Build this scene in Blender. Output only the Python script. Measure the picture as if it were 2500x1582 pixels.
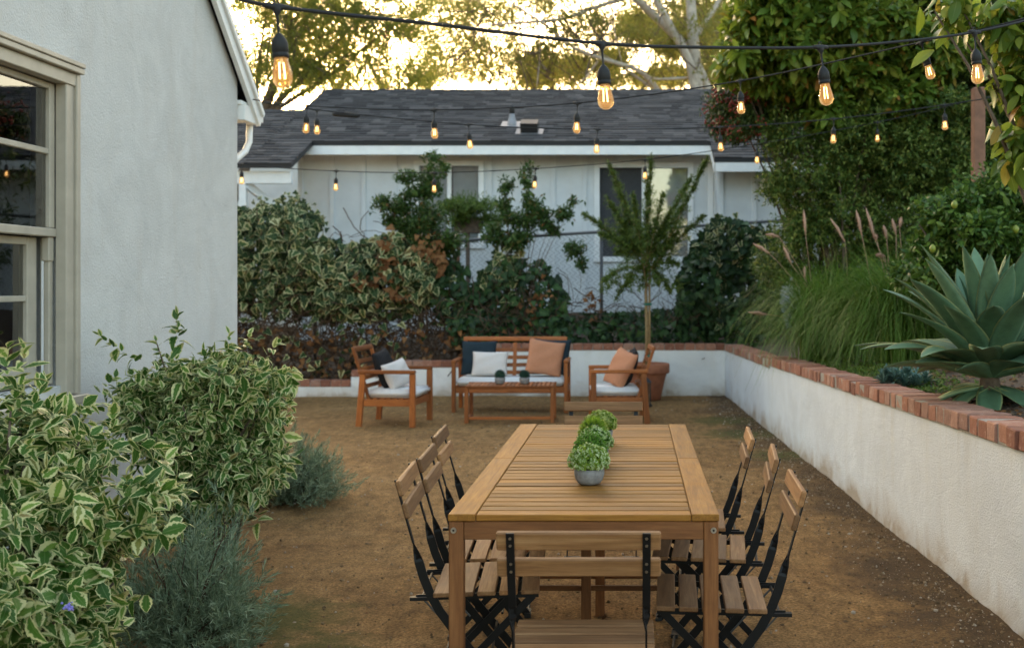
import bpy, bmesh, math
import numpy as np
from mathutils import Matrix, Vector

for o in list(bpy.data.objects):
    bpy.data.objects.remove(o)
scn = bpy.context.scene
R = math.radians
rng = np.random.default_rng(11)

# ------------------------------------------------------------------ camera
CAM_H, FPX, VX, VY = 1.5, 2750.0, 1545.0, 695.0
cd = bpy.data.cameras.new('camera')
cam = bpy.data.objects.new('camera', cd)
scn.collection.objects.link(cam)
cam.location = (0, 0, CAM_H)
cam.rotation_euler = (R(90), 0, 0)
cd.sensor_width = 36.0
cd.lens = FPX / 2500 * 36
cd.shift_x = -(VX - 1250) / 2500
cd.shift_y = -(791 - VY) / 2500
cd.clip_start, cd.clip_end = 0.05, 3000
cd.dof.use_dof = True
cd.dof.focus_distance = 4.3
cd.dof.aperture_fstop = 4.0
scn.camera = cam

# ------------------------------------------------------------------ light
SUN_EL, SUN_AZ = 9.0, -18.0          # azimuth measured from +Y towards +X
w = bpy.data.worlds.new('World')
scn.world = w
w.use_nodes = True
wn = w.node_tree.nodes
bg = wn['Background']
sky = wn.new('ShaderNodeTexSky')
sky.sky_type = 'NISHITA'
sky.sun_disc = False
sky.sun_elevation = R(SUN_EL)
sky.sun_rotation = R(SUN_AZ)
sky.air_density = 1.0
sky.dust_density = 3.5
sky.ozone_density = 0.0
w.node_tree.links.new(sky.outputs[0], bg.inputs[0])
bg.inputs[1].default_value = 0.15
sd = bpy.data.lights.new('sun', 'SUN')
sd.energy = 1.3
sd.angle = R(8)
sd.color = (1.0, 0.83, 0.6)
so = bpy.data.objects.new('sun', sd)
scn.collection.objects.link(so)
sdir = Vector((math.sin(R(SUN_AZ)) * math.cos(R(SUN_EL)), math.cos(R(SUN_AZ)) * math.cos(R(SUN_EL)), math.sin(R(SUN_EL))))
so.rotation_euler = sdir.to_track_quat('Z', 'Y').to_euler()
so.location = (-8, 20, 14)
scn.view_settings.view_transform = 'Standard'
scn.view_settings.look = 'None'
scn.view_settings.gamma = 1
scn.view_settings.use_curve_mapping = False
scn.view_settings.exposure = 2.55

# ------------------------------------------------------------------ helpers
COL = scn.collection

def at(x, y, d):
    """point at distance d whose picture position in the photograph is x, y"""
    return np.array([(x - VX) * d / FPX, d, CAM_H + (VY - y) * d / FPX])

def norm(a):
    return a / np.maximum(np.linalg.norm(a, axis=-1, keepdims=True), 1e-9)

class MB:
    def __init__(s):
        s.v, s.f = [], []
    def add(s, vs, fs):
        o = len(s.v)
        s.v += [tuple(map(float, p)) for p in vs]
        s.f += [tuple(i + o for i in f) for f in fs]
        return s
    def box(s, c, size):
        x, y, z = [k / 2 for k in size]
        vs = [(c[0] + a * x, c[1] + b * y, c[2] + e * z) for e in (-1, 1) for b in (-1, 1) for a in (-1, 1)]
        return s.add(vs, [(0, 2, 3, 1), (4, 5, 7, 6), (0, 1, 5, 4), (2, 6, 7, 3), (0, 4, 6, 2), (1, 3, 7, 5)])
    def tube(s, pts, r, n=8, cap=True):
        pts = np.asarray(pts, float)
        k = len(pts)
        rr = np.full(k, r) if np.isscalar(r) else np.asarray(r, float)
        tan = norm(np.gradient(pts, axis=0))
        up = np.array([0, 0, 1.0]) if abs(tan[0][2]) < .9 else np.array([1.0, 0, 0])
        u = norm(np.cross(tan[0], up))
        vs = []
        for i in range(k):
            u = norm(u - tan[i] * np.dot(u, tan[i]))
            w_ = np.cross(tan[i], u)
            for j in range(n):
                a = 2 * math.pi * j / n
                vs.append(pts[i] + rr[i] * (u * math.cos(a) + w_ * math.sin(a)))
        fs = [(i * n + j, i * n + (j + 1) % n, (i + 1) * n + (j + 1) % n, (i + 1) * n + j) for i in range(k - 1) for j in range(n)]
        if cap:
            fs += [tuple(range(n))[::-1], tuple((k - 1) * n + j for j in range(n))]
        return s.add(vs, fs)
    def lathe(s, prof, n=24, c=(0, 0, 0), wob=None):
        vs = []
        for i, (r, z) in enumerate(prof):
            for j in range(n):
                a = 2 * math.pi * j / n
                q = r * (1 + (wob(a, z) if wob else 0))
                vs.append((c[0] + q * math.cos(a), c[1] + q * math.sin(a), c[2] + z))
        k = len(prof)
        fs = [(i * n + j, i * n + (j + 1) % n, (i + 1) * n + (j + 1) % n, (i + 1) * n + j) for i in range(k - 1) for j in range(n)]
        fs += [tuple(range(n))[::-1], tuple((k - 1) * n + j for j in range(n))]
        return s.add(vs, fs)
    def strip(s, pts, wd, td, w_, t):
        """flat bar swept along pts; wd/td: width and thickness directions per point"""
        vs = []
        for p, a, b in zip(pts, wd, td):
            wk = w_ if np.isscalar(w_) else w_[len(vs) // 4]
            p, a, b = np.array(p, float), norm(np.array(a, float)) * wk / 2, norm(np.array(b, float)) * t / 2
            vs += [p - a - b, p + a - b, p + a + b, p - a + b]
        k = len(pts)
        fs = [(i * 4 + j, i * 4 + (j + 1) % 4, i * 4 + 4 + (j + 1) % 4, i * 4 + 4 + j) for i in range(k - 1) for j in range(4)]
        fs += [(3, 2, 1, 0), tuple((k - 1) * 4 + j for j in range(4))]
        return s.add(vs, fs)
    def mesh(s, name, smooth=False):
        me = bpy.data.meshes.new(name)
        me.from_pydata(s.v, [], s.f)
        if smooth:
            me.polygons.foreach_set('use_smooth', [True] * len(me.polygons))
        me.update()
        return me

def obj(name, me, mat=None, parent=None, loc=(0, 0, 0), mtx=None):
    o = bpy.data.objects.new(name, me)
    COL.objects.link(o)
    if mat is not None and me is not None and len(me.materials) == 0:
        me.materials.append(mat)
    if parent is not None:
        o.parent = parent
    if mtx is not None:
        o.matrix_local = mtx
    else:
        o.location = loc
    return o

def tag(o, label=None, cat=None, group=None, kind=None):
    if label: o['label'] = label
    if cat: o['category'] = cat
    if group: o['group'] = group
    if kind: o['kind'] = kind
    return o

def thing(name, label, cat, loc=(0, 0, 0), rz=0, group=None):
    o = bpy.data.objects.new(name, None)
    o.empty_display_size = .1
    COL.objects.link(o)
    o.location = loc
    o.rotation_euler = (0, 0, rz)
    return tag(o, label, cat, group)

def copy_tree(o, parent=None):
    c = o.copy()
    COL.objects.link(c)
    if parent: c.parent = parent
    for ch in list(o.children):
        copy_tree(ch, c)
    return c

_bc = {}
def bevel_box(sx, sy, sz, b, mat):
    key = (round(sx, 4), round(sy, 4), round(sz, 4), round(b, 4), mat.name)
    if key not in _bc:
        bm = bmesh.new()
        bmesh.ops.create_cube(bm, size=1)
        bmesh.ops.scale(bm, vec=(sx, sy, sz), verts=bm.verts)
        if b > 0:
            bmesh.ops.bevel(bm, geom=bm.edges[:], offset=b, segments=1, affect='EDGES')
        me = bpy.data.meshes.new('board')
        bm.to_mesh(me)
        bm.free()
        me.materials.append(mat)
        _bc[key] = me
    return _bc[key]

def beam(name, p0, p1, wd, t, mat, parent=None, up=(0, 0, 1), b=.0025):
    """timber from p0 to p1: wd across, t along up; grain runs along local x"""
    p0, p1 = Vector(p0), Vector(p1)
    x = (p1 - p0)
    L = x.length
    x.normalize()
    z = Vector(up) - x * Vector(up).dot(x)
    z.normalize()
    y = z.cross(x)
    m = Matrix((x, y, z)).transposed().to_4x4()
    m.translation = (p0 + p1) / 2
    return obj(name, bevel_box(L, wd, t, min(b, wd / 3, t / 3), mat), None, parent, mtx=m)

# ------------------------------------------------------------------ materials
def mat_new(name):
    m = bpy.data.materials.new(name)
    m.use_nodes = True
    nt = m.node_tree
    b = nt.nodes['Principled BSDF']
    return m, nt, b

def nd(nt, typ, **kw):
    n = nt.nodes.new(typ)
    for k, v in kw.items():
        if k.startswith('i_'):
            n.inputs[int(k[2:])].default_value = v
        else:
            setattr(n, k, v)
    return n

def noise(nt, scale, detail=4, rough=.55, vec=None, dist=0):
    n = nt.nodes.new('ShaderNodeTexNoise')
    n.inputs['Scale'].default_value = scale
    n.inputs['Detail'].default_value = detail
    n.inputs['Roughness'].default_value = rough
    n.inputs['Distortion'].default_value = dist
    if vec is not None:
        nt.links.new(vec, n.inputs['Vector'])
    return n

def ramp(nt, fac, stops, interp='LINEAR'):
    r = nt.nodes.new('ShaderNodeValToRGB')
    r.color_ramp.interpolation = interp
    e = r.color_ramp.elements
    while len(e) > 1: e.remove(e[-1])
    e[0].position, e[0].color = stops[0][0], (*stops[0][1], 1)
    for p, c in stops[1:]:
        k = e.new(p)
        k.color = (*c, 1)
    nt.links.new(fac, r.inputs[0])
    return r

def mix(nt, fac, a, b, blend='MIX'):
    m = nt.nodes.new('ShaderNodeMix')
    m.data_type = 'RGBA'
    m.blend_type = blend
    for sock, val in ((m.inputs[0], fac), (m.inputs[6], a), (m.inputs[7], b)):
        if hasattr(val, 'links'):
            nt.links.new(val, sock)
        elif isinstance(val, (int, float)):
            sock.default_value = val
        else:
            sock.default_value = (*val, 1)
    return m.outputs[2]

def math_(nt, op, a, b=None, clamp=False):
    m = nt.nodes.new('ShaderNodeMath')
    m.operation = op
    m.use_clamp = clamp
    for i, v in enumerate((a, b)):
        if v is None: continue
        if hasattr(v, 'links'): nt.links.new(v, m.inputs[i])
        else: m.inputs[i].default_value = v
    return m.outputs[0]

def bump(nt, h, strength, dist, prev=None):
    b = nt.nodes.new('ShaderNodeBump')
    b.inputs['Strength'].default_value = strength
    b.inputs['Distance'].default_value = dist
    nt.links.new(h, b.inputs['Height'])
    if prev is not None: nt.links.new(prev, b.inputs['Normal'])
    return b.outputs[0]

def plain(name, col, rough=.6, metal=0.0, var=.15, scale=20, bmp=0.0, spec=.5):
    m, nt, b = mat_new(name)
    tc = nd(nt, 'ShaderNodeTexCoord')
    n = noise(nt, scale, 4, .6, tc.outputs['Object'])
    lo = tuple(c * (1 - var) for c in col)
    hi = tuple(min(1, c * (1 + var)) for c in col)
    r = ramp(nt, n.outputs[0], [(.3, lo), (.7, hi)])
    nt.links.new(r.outputs[0], b.inputs['Base Color'])
    b.inputs['Roughness'].default_value = rough
    b.inputs['Metallic'].default_value = metal
    b.inputs['Specular IOR Level'].default_value = spec
    if bmp:
        nt.links.new(bump(nt, n.outputs[0], .5, bmp), b.inputs['Normal'])
    return m

def wood(name, dark, mid, light, rough=.5, wear=0.25):
    m, nt, b = mat_new(name)
    tc = nd(nt, 'ShaderNodeTexCoord')
    oi = nd(nt, 'ShaderNodeObjectInfo')
    off = nd(nt, 'ShaderNodeVectorMath', operation='SCALE')
    cx = nd(nt, 'ShaderNodeCombineXYZ')
    for i in range(3): nt.links.new(oi.outputs['Random'], cx.inputs[i])
    nt.links.new(cx.outputs[0], off.inputs[0])
    off.inputs['Scale'].default_value = 37.0
    add = nd(nt, 'ShaderNodeVectorMath', operation='ADD')
    nt.links.new(tc.outputs['Object'], add.inputs[0])
    nt.links.new(off.outputs[0], add.inputs[1])
    mp = nd(nt, 'ShaderNodeMapping')
    mp.inputs['Scale'].default_value = (2.2, 30, 30)
    nt.links.new(add.outputs[0], mp.inputs[0])
    g = noise(nt, 1.6, 6, .62, mp.outputs[0], .6)
    mp2 = nd(nt, 'ShaderNodeMapping')
    mp2.inputs['Scale'].default_value = (6, 160, 160)
    nt.links.new(add.outputs[0], mp2.inputs[0])
    g2 = noise(nt, 1.5, 3, .7, mp2.outputs[0])
    blot = noise(nt, 7, 5, .68, add.outputs[0])
    r = ramp(nt, g.outputs[0], [(.25, dark), (.5, mid), (.75, light)])
    c = mix(nt, .35, r.outputs[0], ramp(nt, g2.outputs[0], [(.3, (.45,) * 3), (.65, (1.15,) * 3)]).outputs[0], 'MULTIPLY')
    c = mix(nt, wear, c, ramp(nt, blot.outputs[0], [(.35, (.55,) * 3), (.6, (1.1,) * 3)]).outputs[0], 'MULTIPLY')
    vr = ramp(nt, oi.outputs['Random'], [(0, (.62, .60, .58)), (.5, (1, 1, 1)), (1, (1.28, 1.24, 1.15))])
    c = mix(nt, 1.0, c, vr.outputs[0], 'MULTIPLY')
    nt.links.new(c, b.inputs['Base Color'])
    b.inputs['Specular IOR Level'].default_value = .28
    rr = nd(nt, 'ShaderNodeMapRange')
    rr.inputs[3].default_value, rr.inputs[4].default_value = rough - .12, rough + .15
    nt.links.new(blot.outputs[0], rr.inputs[0])
    nt.links.new(rr.outputs[0], b.inputs['Roughness'])
    nt.links.new(bump(nt, g2.outputs[0], .25, .002), b.inputs['Normal'])
    return m

def stucco(name, col, fine=70, amp=.006, stain=(.55, .5, .42), stain_amt=.35, foot=False):
    m, nt, b = mat_new(name)
    tc = nd(nt, 'ShaderNodeTexCoord')
    P = tc.outputs['Object']
    n1 = noise(nt, fine, 5, .6, P)
    n2 = noise(nt, 3.0, 7, .62, P, .6)
    n3 = noise(nt, 1.6, 5, .62, P, 1.5)
    mp = nd(nt, 'ShaderNodeMapping')
    mp.inputs['Scale'].default_value = (6, 6, .7)
    nt.links.new(P, mp.inputs[0])
    n4 = noise(nt, 1.0, 4, .65, mp.outputs[0])
    c = mix(nt, ramp(nt, n3.outputs[0], [(.38, (0, 0, 0)), (.62, (.45,) * 3)]).outputs[0], col, tuple(k * .8 for k in col))
    f = math_(nt, 'MULTIPLY', ramp(nt, n4.outputs[0], [(.5, (0, 0, 0)), (.8, (1, 1, 1))]).outputs[0], stain_amt)
    c = mix(nt, f, c, tuple(a * k for a, k in zip(col, stain)))
    if foot:
        sz = nd(nt, 'ShaderNodeSeparateXYZ')
        nt.links.new(P, sz.inputs[0])
        h = math_(nt, 'ADD', sz.outputs[2], math_(nt, 'MULTIPLY', math_(nt, 'SUBTRACT', n2.outputs[0], .5), .55))
        k = ramp(nt, h, [(.0, (.75,) * 3), (.06, (.35,) * 3), (.2, (0, 0, 0))]).outputs[0]
        c = mix(nt, k, c, (.33, .24, .14))
        h2 = math_(nt, 'ADD', sz.outputs[2], math_(nt, 'MULTIPLY', math_(nt, 'SUBTRACT', n4.outputs[0], .5), .9))
        k2 = ramp(nt, h2, [(.70, (0, 0, 0)), (.95, (.2,) * 3)]).outputs[0]
        c = mix(nt, k2, c, (.45, .41, .33))
    nt.links.new(c, b.inputs['Base Color'])
    b.inputs['Roughness'].default_value = .85
    b.inputs['Specular IOR Level'].default_value = .25
    b1 = bump(nt, n2.outputs[0], .42, .035)
    b2 = bump(nt, n1.outputs[0], .8, amp, b1)
    nt.links.new(b2, b.inputs['Normal'])
    return m

def leafmat(name, stops, trans=.3, rough=.42, vari=None, vthr=.55, spec=.22, edge=None, tcol=None, mott=0):
    """stops: colour ramp over a per-leaf random number; vari: cream margin colour"""
    m, nt, b = mat_new(name)
    at_ = nd(nt, 'ShaderNodeAttribute', attribute_name='rnd')
    oi = nd(nt, 'ShaderNodeObjectInfo')
    f = math_(nt, 'FRACT', math_(nt, 'ADD', at_.outputs['Fac'], oi.outputs['Random']))
    c = ramp(nt, f, stops).outputs[0]
    uv = nd(nt, 'ShaderNodeUVMap')
    sp = nd(nt, 'ShaderNodeSeparateXYZ')
    nt.links.new(uv.outputs[0], sp.inputs[0])
    tc = nd(nt, 'ShaderNodeTexCoord')
    if vari is not None:
        n = noise(nt, 9, 3, .6, tc.outputs['Object'])
        mp = nd(nt, 'ShaderNodeMapping')
        mp.inputs['Scale'].default_value = (5, 2.2, 1)
        nt.links.new(uv.outputs[0], mp.inputs[0])
        cx = nd(nt, 'ShaderNodeVectorMath', operation='ADD')
        nt.links.new(mp.outputs[0], cx.inputs[0])
        c3 = nd(nt, 'ShaderNodeCombineXYZ')
        for i in range(3): nt.links.new(math_(nt, 'MULTIPLY', f, 91.0), c3.inputs[i])
        nt.links.new(c3.outputs[0], cx.inputs[1])
        n2 = noise(nt, 1.4, 3, .6, cx.outputs[0])
        s = math_(nt, 'ADD', sp.outputs[1], math_(nt, 'MULTIPLY', math_(nt, 'SUBTRACT', n2.outputs[0], .5), 1.1))
        s = math_(nt, 'ADD', s, math_(nt, 'MULTIPLY', math_(nt, 'SUBTRACT', f, .5), .5))
        k = ramp(nt, s, [(vthr - .05, (0, 0, 0)), (vthr + .05, (1, 1, 1))]).outputs[0]
        g2 = ramp(nt, math_(nt, 'SUBTRACT', s, .0), [(vthr - .3, (0, 0, 0)), (vthr - .22, (.5,) * 3)]).outputs[0]
        c = mix(nt, math_(nt, 'MULTIPLY', g2, .45), c, (.16, .24, .075))
        c = mix(nt, k, c, vari)
    if edge is not None:
        k = ramp(nt, sp.outputs[1], [(.86, (0, 0, 0)), (.95, (1, 1, 1))]).outputs[0]
        c = mix(nt, k, c, edge)
    if mott:
        nm = noise(nt, 14, 5, .65, tc.outputs['Object'])
        c = mix(nt, mott, c, ramp(nt, nm.outputs[0], [(.3, (.6, .6, .6)), (.5, (1, 1, 1)), (.72, (1.3, 1.28, 1.2))]).outputs[0], 'MULTIPLY')
    # midrib
    rib = ramp(nt, sp.outputs[1], [(0, (.35,) * 3), (.09, (0, 0, 0))]).outputs[0]
    c = mix(nt, rib, c, (.3, .36, .15))
    nt.links.new(c, b.inputs['Base Color'])
    b.inputs['Roughness'].default_value = rough
    b.inputs['Specular IOR Level'].default_value = spec
    tr = nd(nt, 'ShaderNodeBsdfTranslucent')
    nt.links.new(c if tcol is None else mix(nt, .6, c, tcol), tr.inputs[0])
    mx = nd(nt, 'ShaderNodeMixShader')
    mx.inputs[0].default_value = trans
    nt.links.new(b.outputs[0], mx.inputs[1])
    nt.links.new(tr.outputs[0], mx.inputs[2])
    nt.links.new(mx.outputs[0], nt.nodes['Material Output'].inputs[0])
    return m

M = {}
M['table'] = wood('wood_table', (.15, .062, .009), (.24, .103, .016), (.32, .152, .028), .66)
M['apron'] = wood('wood_apron', (.14, .052, .016), (.21, .082, .026), (.28, .12, .042), .6)
M['chair'] = wood('wood_chair', (.16, .072, .027), (.265, .13, .052), (.37, .205, .092), .6)
M['lounge'] = wood('wood_lounge', (.21, .062, .016), (.33, .105, .027), (.42, .155, .045), .5)
M['black'] = plain('black_steel', (.006, .006, .0065), .5, 0, .2, 30, 0, .25)
M['rubber'] = plain('black_rubber', (.014, .014, .014), .7)
M['steel'] = plain('zinc_screw', (.5, .5, .5), .3, 1.0, .1)
M['stucco_house'] = stucco('stucco_house', (.625, .625, .605), 75, .008, (.88, .82, .76), .55)
M['stucco_wall'] = stucco('stucco_wall', (.71, .755, .79), 110, .009, (.84, .78, .68), .3, True)
M['stucco_back'] = stucco('stucco_back', (.86, .87, .86), 80, .012, (.85, .8, .7), .3, True)
M['white'] = plain('white_paint', (.80, .81, .80), .5, 0, .05, 6)
M['siding'] = plain('white_siding', (.65, .675, .68), .6, 0, .10, 2)
M['taupe'] = plain('taupe_paint', (.43, .385, .31), .42, 0, .1, 8)
M['drip'] = plain('dark_drip_edge', (.012, .012, .013), .6)
M['soil'] = plain('soil', (.085, .055, .032), .95, 0, .5, 14, .03)
M['galv'] = plain('galvanised_steel', (.12, .125, .13), .5, .6, .2, 30)
M['terra'] = plain('terracotta', (.33, .12, .06), .8, 0, .25, 9)
M['concrete'] = plain('concrete_pot', (.22, .215, .21), .85, 0, .25, 60, .004)
M['bark'] = plain('bark', (.12, .085, .06), .9, 0, .4, 25, .02)
M['palebark'] = plain('pale_bark', (.42, .37, .31), .85, 0, .3, 5, .02)
M['twig'] = plain('dry_twig', (.085, .05, .028), .9, 0, .45, 12)
M['stake'] = plain('bamboo_stake', (.30, .20, .09), .7, 0, .25, 25)
M['tie'] = plain('green_tie', (.01, .16, .11), .5)
M['post'] = plain('brown_post', (.21, .10, .06), .75, 0, .2, 12)
M['hose'] = plain('black_hose', (.012, .013, .015), .3)
M['berry'] = plain('red_berry', (.24, .028, .016), .4)
M['flower'] = plain('white_flower', (.72, .68, .62), .6)
M['lavflower'] = plain('violet_flower', (.22, .19, .55), .6)
M['fruit'] = plain('green_lemon', (.22, .26, .03), .4)
M['plume'] = plain('grass_plume', (.46, .27, .19), .9, 0, .3, 80)
M['vent'] = plain('black_vent', (.01, .01, .011), .5)
M['flash'] = plain('metal_flashing', (.25, .25, .26), .5, .5)
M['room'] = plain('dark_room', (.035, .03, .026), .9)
M['reflection_and_cord'] = plain('reflection_and_cord', (.66, .67, .68), .9, 0, .1, 4)  # pale tone of the sash cord and the sheets imitating pane reflections
M['paper'] = plain('paper', (.6, .6, .6), .9)
M['lantern'] = plain('lantern_black', (.012, .012, .012), .45)

def fabric(name, col, sc=220):
    m, nt, b = mat_new(name)
    tc = nd(nt, 'ShaderNodeTexCoord')
    n = noise(nt, sc, 2, .5, tc.outputs['Object'])
    n2 = noise(nt, 9, 3, .5, tc.outputs['Object'])
    r = ramp(nt, n.outputs[0], [(.3, tuple(c * .82 for c in col)), (.7, tuple(min(1, c * 1.12) for c in col))])
    nt.links.new(r.outputs[0], b.inputs['Base Color'])
    b.inputs['Roughness'].default_value = .95
    b.inputs['Specular IOR Level'].default_value = .15
    b1 = bump(nt, n2.outputs[0], .5, .02)
    nt.links.new(bump(nt, n.outputs[0], .4, .002, b1), b.inputs['Normal'])
    return m
M['cushion'] = fabric('cushion_white', (.70, .69, .68))
M['pwhite'] = fabric('pillow_white', (.66, .61, .57))
M['pterra'] = fabric('pillow_terracotta', (.52, .235, .13))
M['pteal'] = fabric('pillow_teal', (.022, .036, .046))
M['pchar'] = fabric('pillow_charcoal', (.022, .021, .022))

def brick_mat():
    m, nt, b = mat_new('brick')
    tc = nd(nt, 'ShaderNodeTexCoord')
    oi = nd(nt, 'ShaderNodeObjectInfo')
    ad = nd(nt, 'ShaderNodeVectorMath', operation='ADD')
    cx = nd(nt, 'ShaderNodeCombineXYZ')
    for i in range(3): nt.links.new(math_(nt, 'MULTIPLY', oi.outputs['Random'], 53.0), cx.inputs[i])
    nt.links.new(tc.outputs['Object'], ad.inputs[0])
    nt.links.new(cx.outputs[0], ad.inputs[1])
    n = noise(nt, 22, 5, .65, ad.outputs[0])
    n2 = noise(nt, 90, 3, .6, ad.outputs[0])
    base = ramp(nt, oi.outputs['Random'], [(0, (.22, .085, .052)), (.3, (.31, .125, .075)), (.6, (.36, .165, .105)), (.8, (.40, .22, .155)), (1, (.27, .14, .10))]).outputs[0]
    c = mix(nt, .5, base, ramp(nt, n.outputs[0], [(.3, (.55,) * 3), (.7, (1.25,) * 3)]).outputs[0], 'MULTIPLY')
    k = ramp(nt, n.outputs[0], [(.57, (0, 0, 0)), (.74, (.6,) * 3)]).outputs[0]
    c = mix(nt, k, c, (.42, .33, .27))
    nt.links.new(c, b.inputs['Base Color'])
    b.inputs['Roughness'].default_value = .9
    nt.links.new(bump(nt, n2.outputs[0], .7, .006), b.inputs['Normal'])
    return m
M['brick'] = brick_mat()
M['mortar'] = plain('mortar', (.30, .27, .23), .95, 0, .2, 40, .004)

def ground_mat():
    m, nt, b = mat_new('decomposed_granite')
    tc = nd(nt, 'ShaderNodeTexCoord')
    P = tc.outputs['Object']
    n1 = noise(nt, 1.3, 6, .66, P, .7)
    n2 = noise(nt, 9, 6, .7, P)
    n3 = noise(nt, 75, 4, .75, P)
    mp = nd(nt, 'ShaderNodeMapping')
    mp.inputs['Scale'].default_value = (14, 3, 1)
    mp.inputs['Rotation'].default_value = (0, 0, R(35))
    nt.links.new(P, mp.inputs[0])
    rk = noise(nt, 1.2, 3, .5, mp.outputs[0])
    c = ramp(nt, n1.outputs[0], [(.28, (.225, .122, .044)), (.5, (.315, .178, .066)), (.72, (.37, .22, .09))]).outputs[0]
    c = mix(nt, .8, c, ramp(nt, n2.outputs[0], [(.3, (.55,) * 3), (.68, (1.2,) * 3)]).outputs[0], 'MULTIPLY')
    c = mix(nt, .72, c, ramp(nt, n3.outputs[0], [(.36, (.32,) * 3), (.5, (1,) * 3), (.66, (1.9, 1.85, 1.8))]).outputs[0], 'MULTIPLY')
    c = mix(nt, .5, c, ramp(nt, rk.outputs[0], [(.35, (.6,) * 3), (.6, (1.12,) * 3)]).outputs[0], 'MULTIPLY')
    sx = nd(nt, 'ShaderNodeSeparateXYZ')
    nt.links.new(P, sx.inputs[0])
    # damp earth along the foot of the wall, moss in a few places
    wx = math_(nt, 'ADD', math_(nt, 'MULTIPLY', sx.outputs[1], -.04), 1.846)
    dw = math_(nt, 'SUBTRACT', wx, sx.outputs[0])
    dw = math_(nt, 'ADD', dw, math_(nt, 'MULTIPLY', math_(nt, 'SUBTRACT', n1.outputs[0], .5), 1.3))
    damp = ramp(nt, dw, [(.1, (.8,) * 3), (.5, (0, 0, 0))]).outputs[0]
    c = mix(nt, damp, c, (.07, .046, .027))
    def spot(x, y, r):
        d = nd(nt, 'ShaderNodeVectorMath', operation='DISTANCE')
        nt.links.new(P, d.inputs[0])
        d.inputs[1].default_value = (x, y, 0)
        s = math_(nt, 'ADD', d.outputs['Value'], math_(nt, 'MULTIPLY', math_(nt, 'SUBTRACT', n2.outputs[0], .5), r * 1.6))
        return ramp(nt, math_(nt, 'DIVIDE', s, r), [(.35, (.75,) * 3), (1, (0, 0, 0))]).outputs[0]
    for x, y, r in ((-1.62, 5.05, .42), (1.12, 11.3, .55), (1.28, 9.9, .4), (1.0, 12.4, .5), (-1.3, 4.6, .3)):
        c = mix(nt, spot(x, y, r), c, (.085, .095, .022))
    nt.links.new(c, b.inputs['Base Color'])
    b.inputs['Roughness'].default_value = .95
    b.inputs['Specular IOR Level'].default_value = .2
    b1 = bump(nt, rk.outputs[0], .35, .03)
    b2 = bump(nt, n2.outputs[0], .5, .03, b1)
    nt.links.new(bump(nt, n3.outputs[0], 1.0, .02, b2), b.inputs['Normal'])
    return m
M['ground'] = ground_mat()

def shingle_mat():
    m, nt, b = mat_new('asphalt_shingle')
    a = nd(nt, 'ShaderNodeAttribute', attribute_name='rnd')
    tc = nd(nt, 'ShaderNodeTexCoord')
    n = noise(nt, 60, 3, .6, tc.outputs['Object'])
    c = ramp(nt, a.outputs['Fac'], [(0, (.014, .014, .016)), (.45, (.030, .029, .031)), (.8, (.052, .050, .052)), (1, (.085, .08, .078))]).outputs[0]
    c = mix(nt, .5, c, ramp(nt, n.outputs[0], [(.3, (.7,) * 3), (.7, (1.25,) * 3)]).outputs[0], 'MULTIPLY')
    nt.links.new(c, b.inputs['Base Color'])
    b.inputs['Roughness'].default_value = .9
    return m
M['shingle'] = shingle_mat()

def glass_mat(name, tint, refl_rough=.02, base_trans=.92):
    m, nt, b = mat_new(name)
    nt.nodes.remove(b)
    t = nd(nt, 'ShaderNodeBsdfTransparent')
    t.inputs[0].default_value = (*tint, 1)
    g = nd(nt, 'ShaderNodeBsdfGlossy')
    g.inputs['Roughness'].default_value = refl_rough
    fr = nd(nt, 'ShaderNodeFresnel')
    fr.inputs[0].default_value = 1.5
    f = math_(nt, 'ADD', math_(nt, 'MULTIPLY', fr.outputs[0], 1.3), 1 - base_trans, True)
    mx = nd(nt, 'ShaderNodeMixShader')
    nt.links.new(f, mx.inputs[0])
    nt.links.new(t.outputs[0], mx.inputs[1])
    nt.links.new(g.outputs[0], mx.inputs[2])
    nt.links.new(mx.outputs[0], nt.nodes['Material Output'].inputs[0])
    return m
M['glass'] = glass_mat('window_glass', (.9, .92, .9), .015, .88)
M['farglass'] = glass_mat('far_window_glass', (.85, .88, .88), .03, .80)
M['screen'] = plain('insect_screen', (.045, .047, .05), .8)

def bulb_mat():
    m, nt, b = mat_new('amber_bulb_glass')
    nt.nodes.remove(b)
    t = nd(nt, 'ShaderNodeBsdfTransparent')
    t.inputs[0].default_value = (1.0, .82, .55, 1)
    g = nd(nt, 'ShaderNodeBsdfGlossy')
    g.inputs['Roughness'].default_value = .03
    e = nd(nt, 'ShaderNodeEmission')
    e.inputs[0].default_value = (1, .50, .16, 1)
    e.inputs[1].default_value = .05
    lw = nd(nt, 'ShaderNodeLayerWeight')
    lw.inputs[0].default_value = .25
    ad = nd(nt, 'ShaderNodeAddShader')
    nt.links.new(t.outputs[0], ad.inputs[0])
    nt.links.new(e.outputs[0], ad.inputs[1])
    mx = nd(nt, 'ShaderNodeMixShader')
    nt.links.new(math_(nt, 'MULTIPLY', lw.outputs['Fresnel'], .8, True), mx.inputs[0])
    nt.links.new(ad.outputs[0], mx.inputs[1])
    nt.links.new(g.outputs[0], mx.inputs[2])
    nt.links.new(mx.outputs[0], nt.nodes['Material Output'].inputs[0])
    m2, nt, b = mat_new('lit_filament')
    nt.nodes.remove(b)
    e = nd(nt, 'ShaderNodeEmission')
    e.inputs[0].default_value = (1, .66, .30, 1)
    e.inputs[1].default_value = 2.2
    nt.links.new(e.outputs[0], nt.nodes['Material Output'].inputs[0])
    return m, m2
M['bulb'], M['filament'] = bulb_mat()

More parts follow.
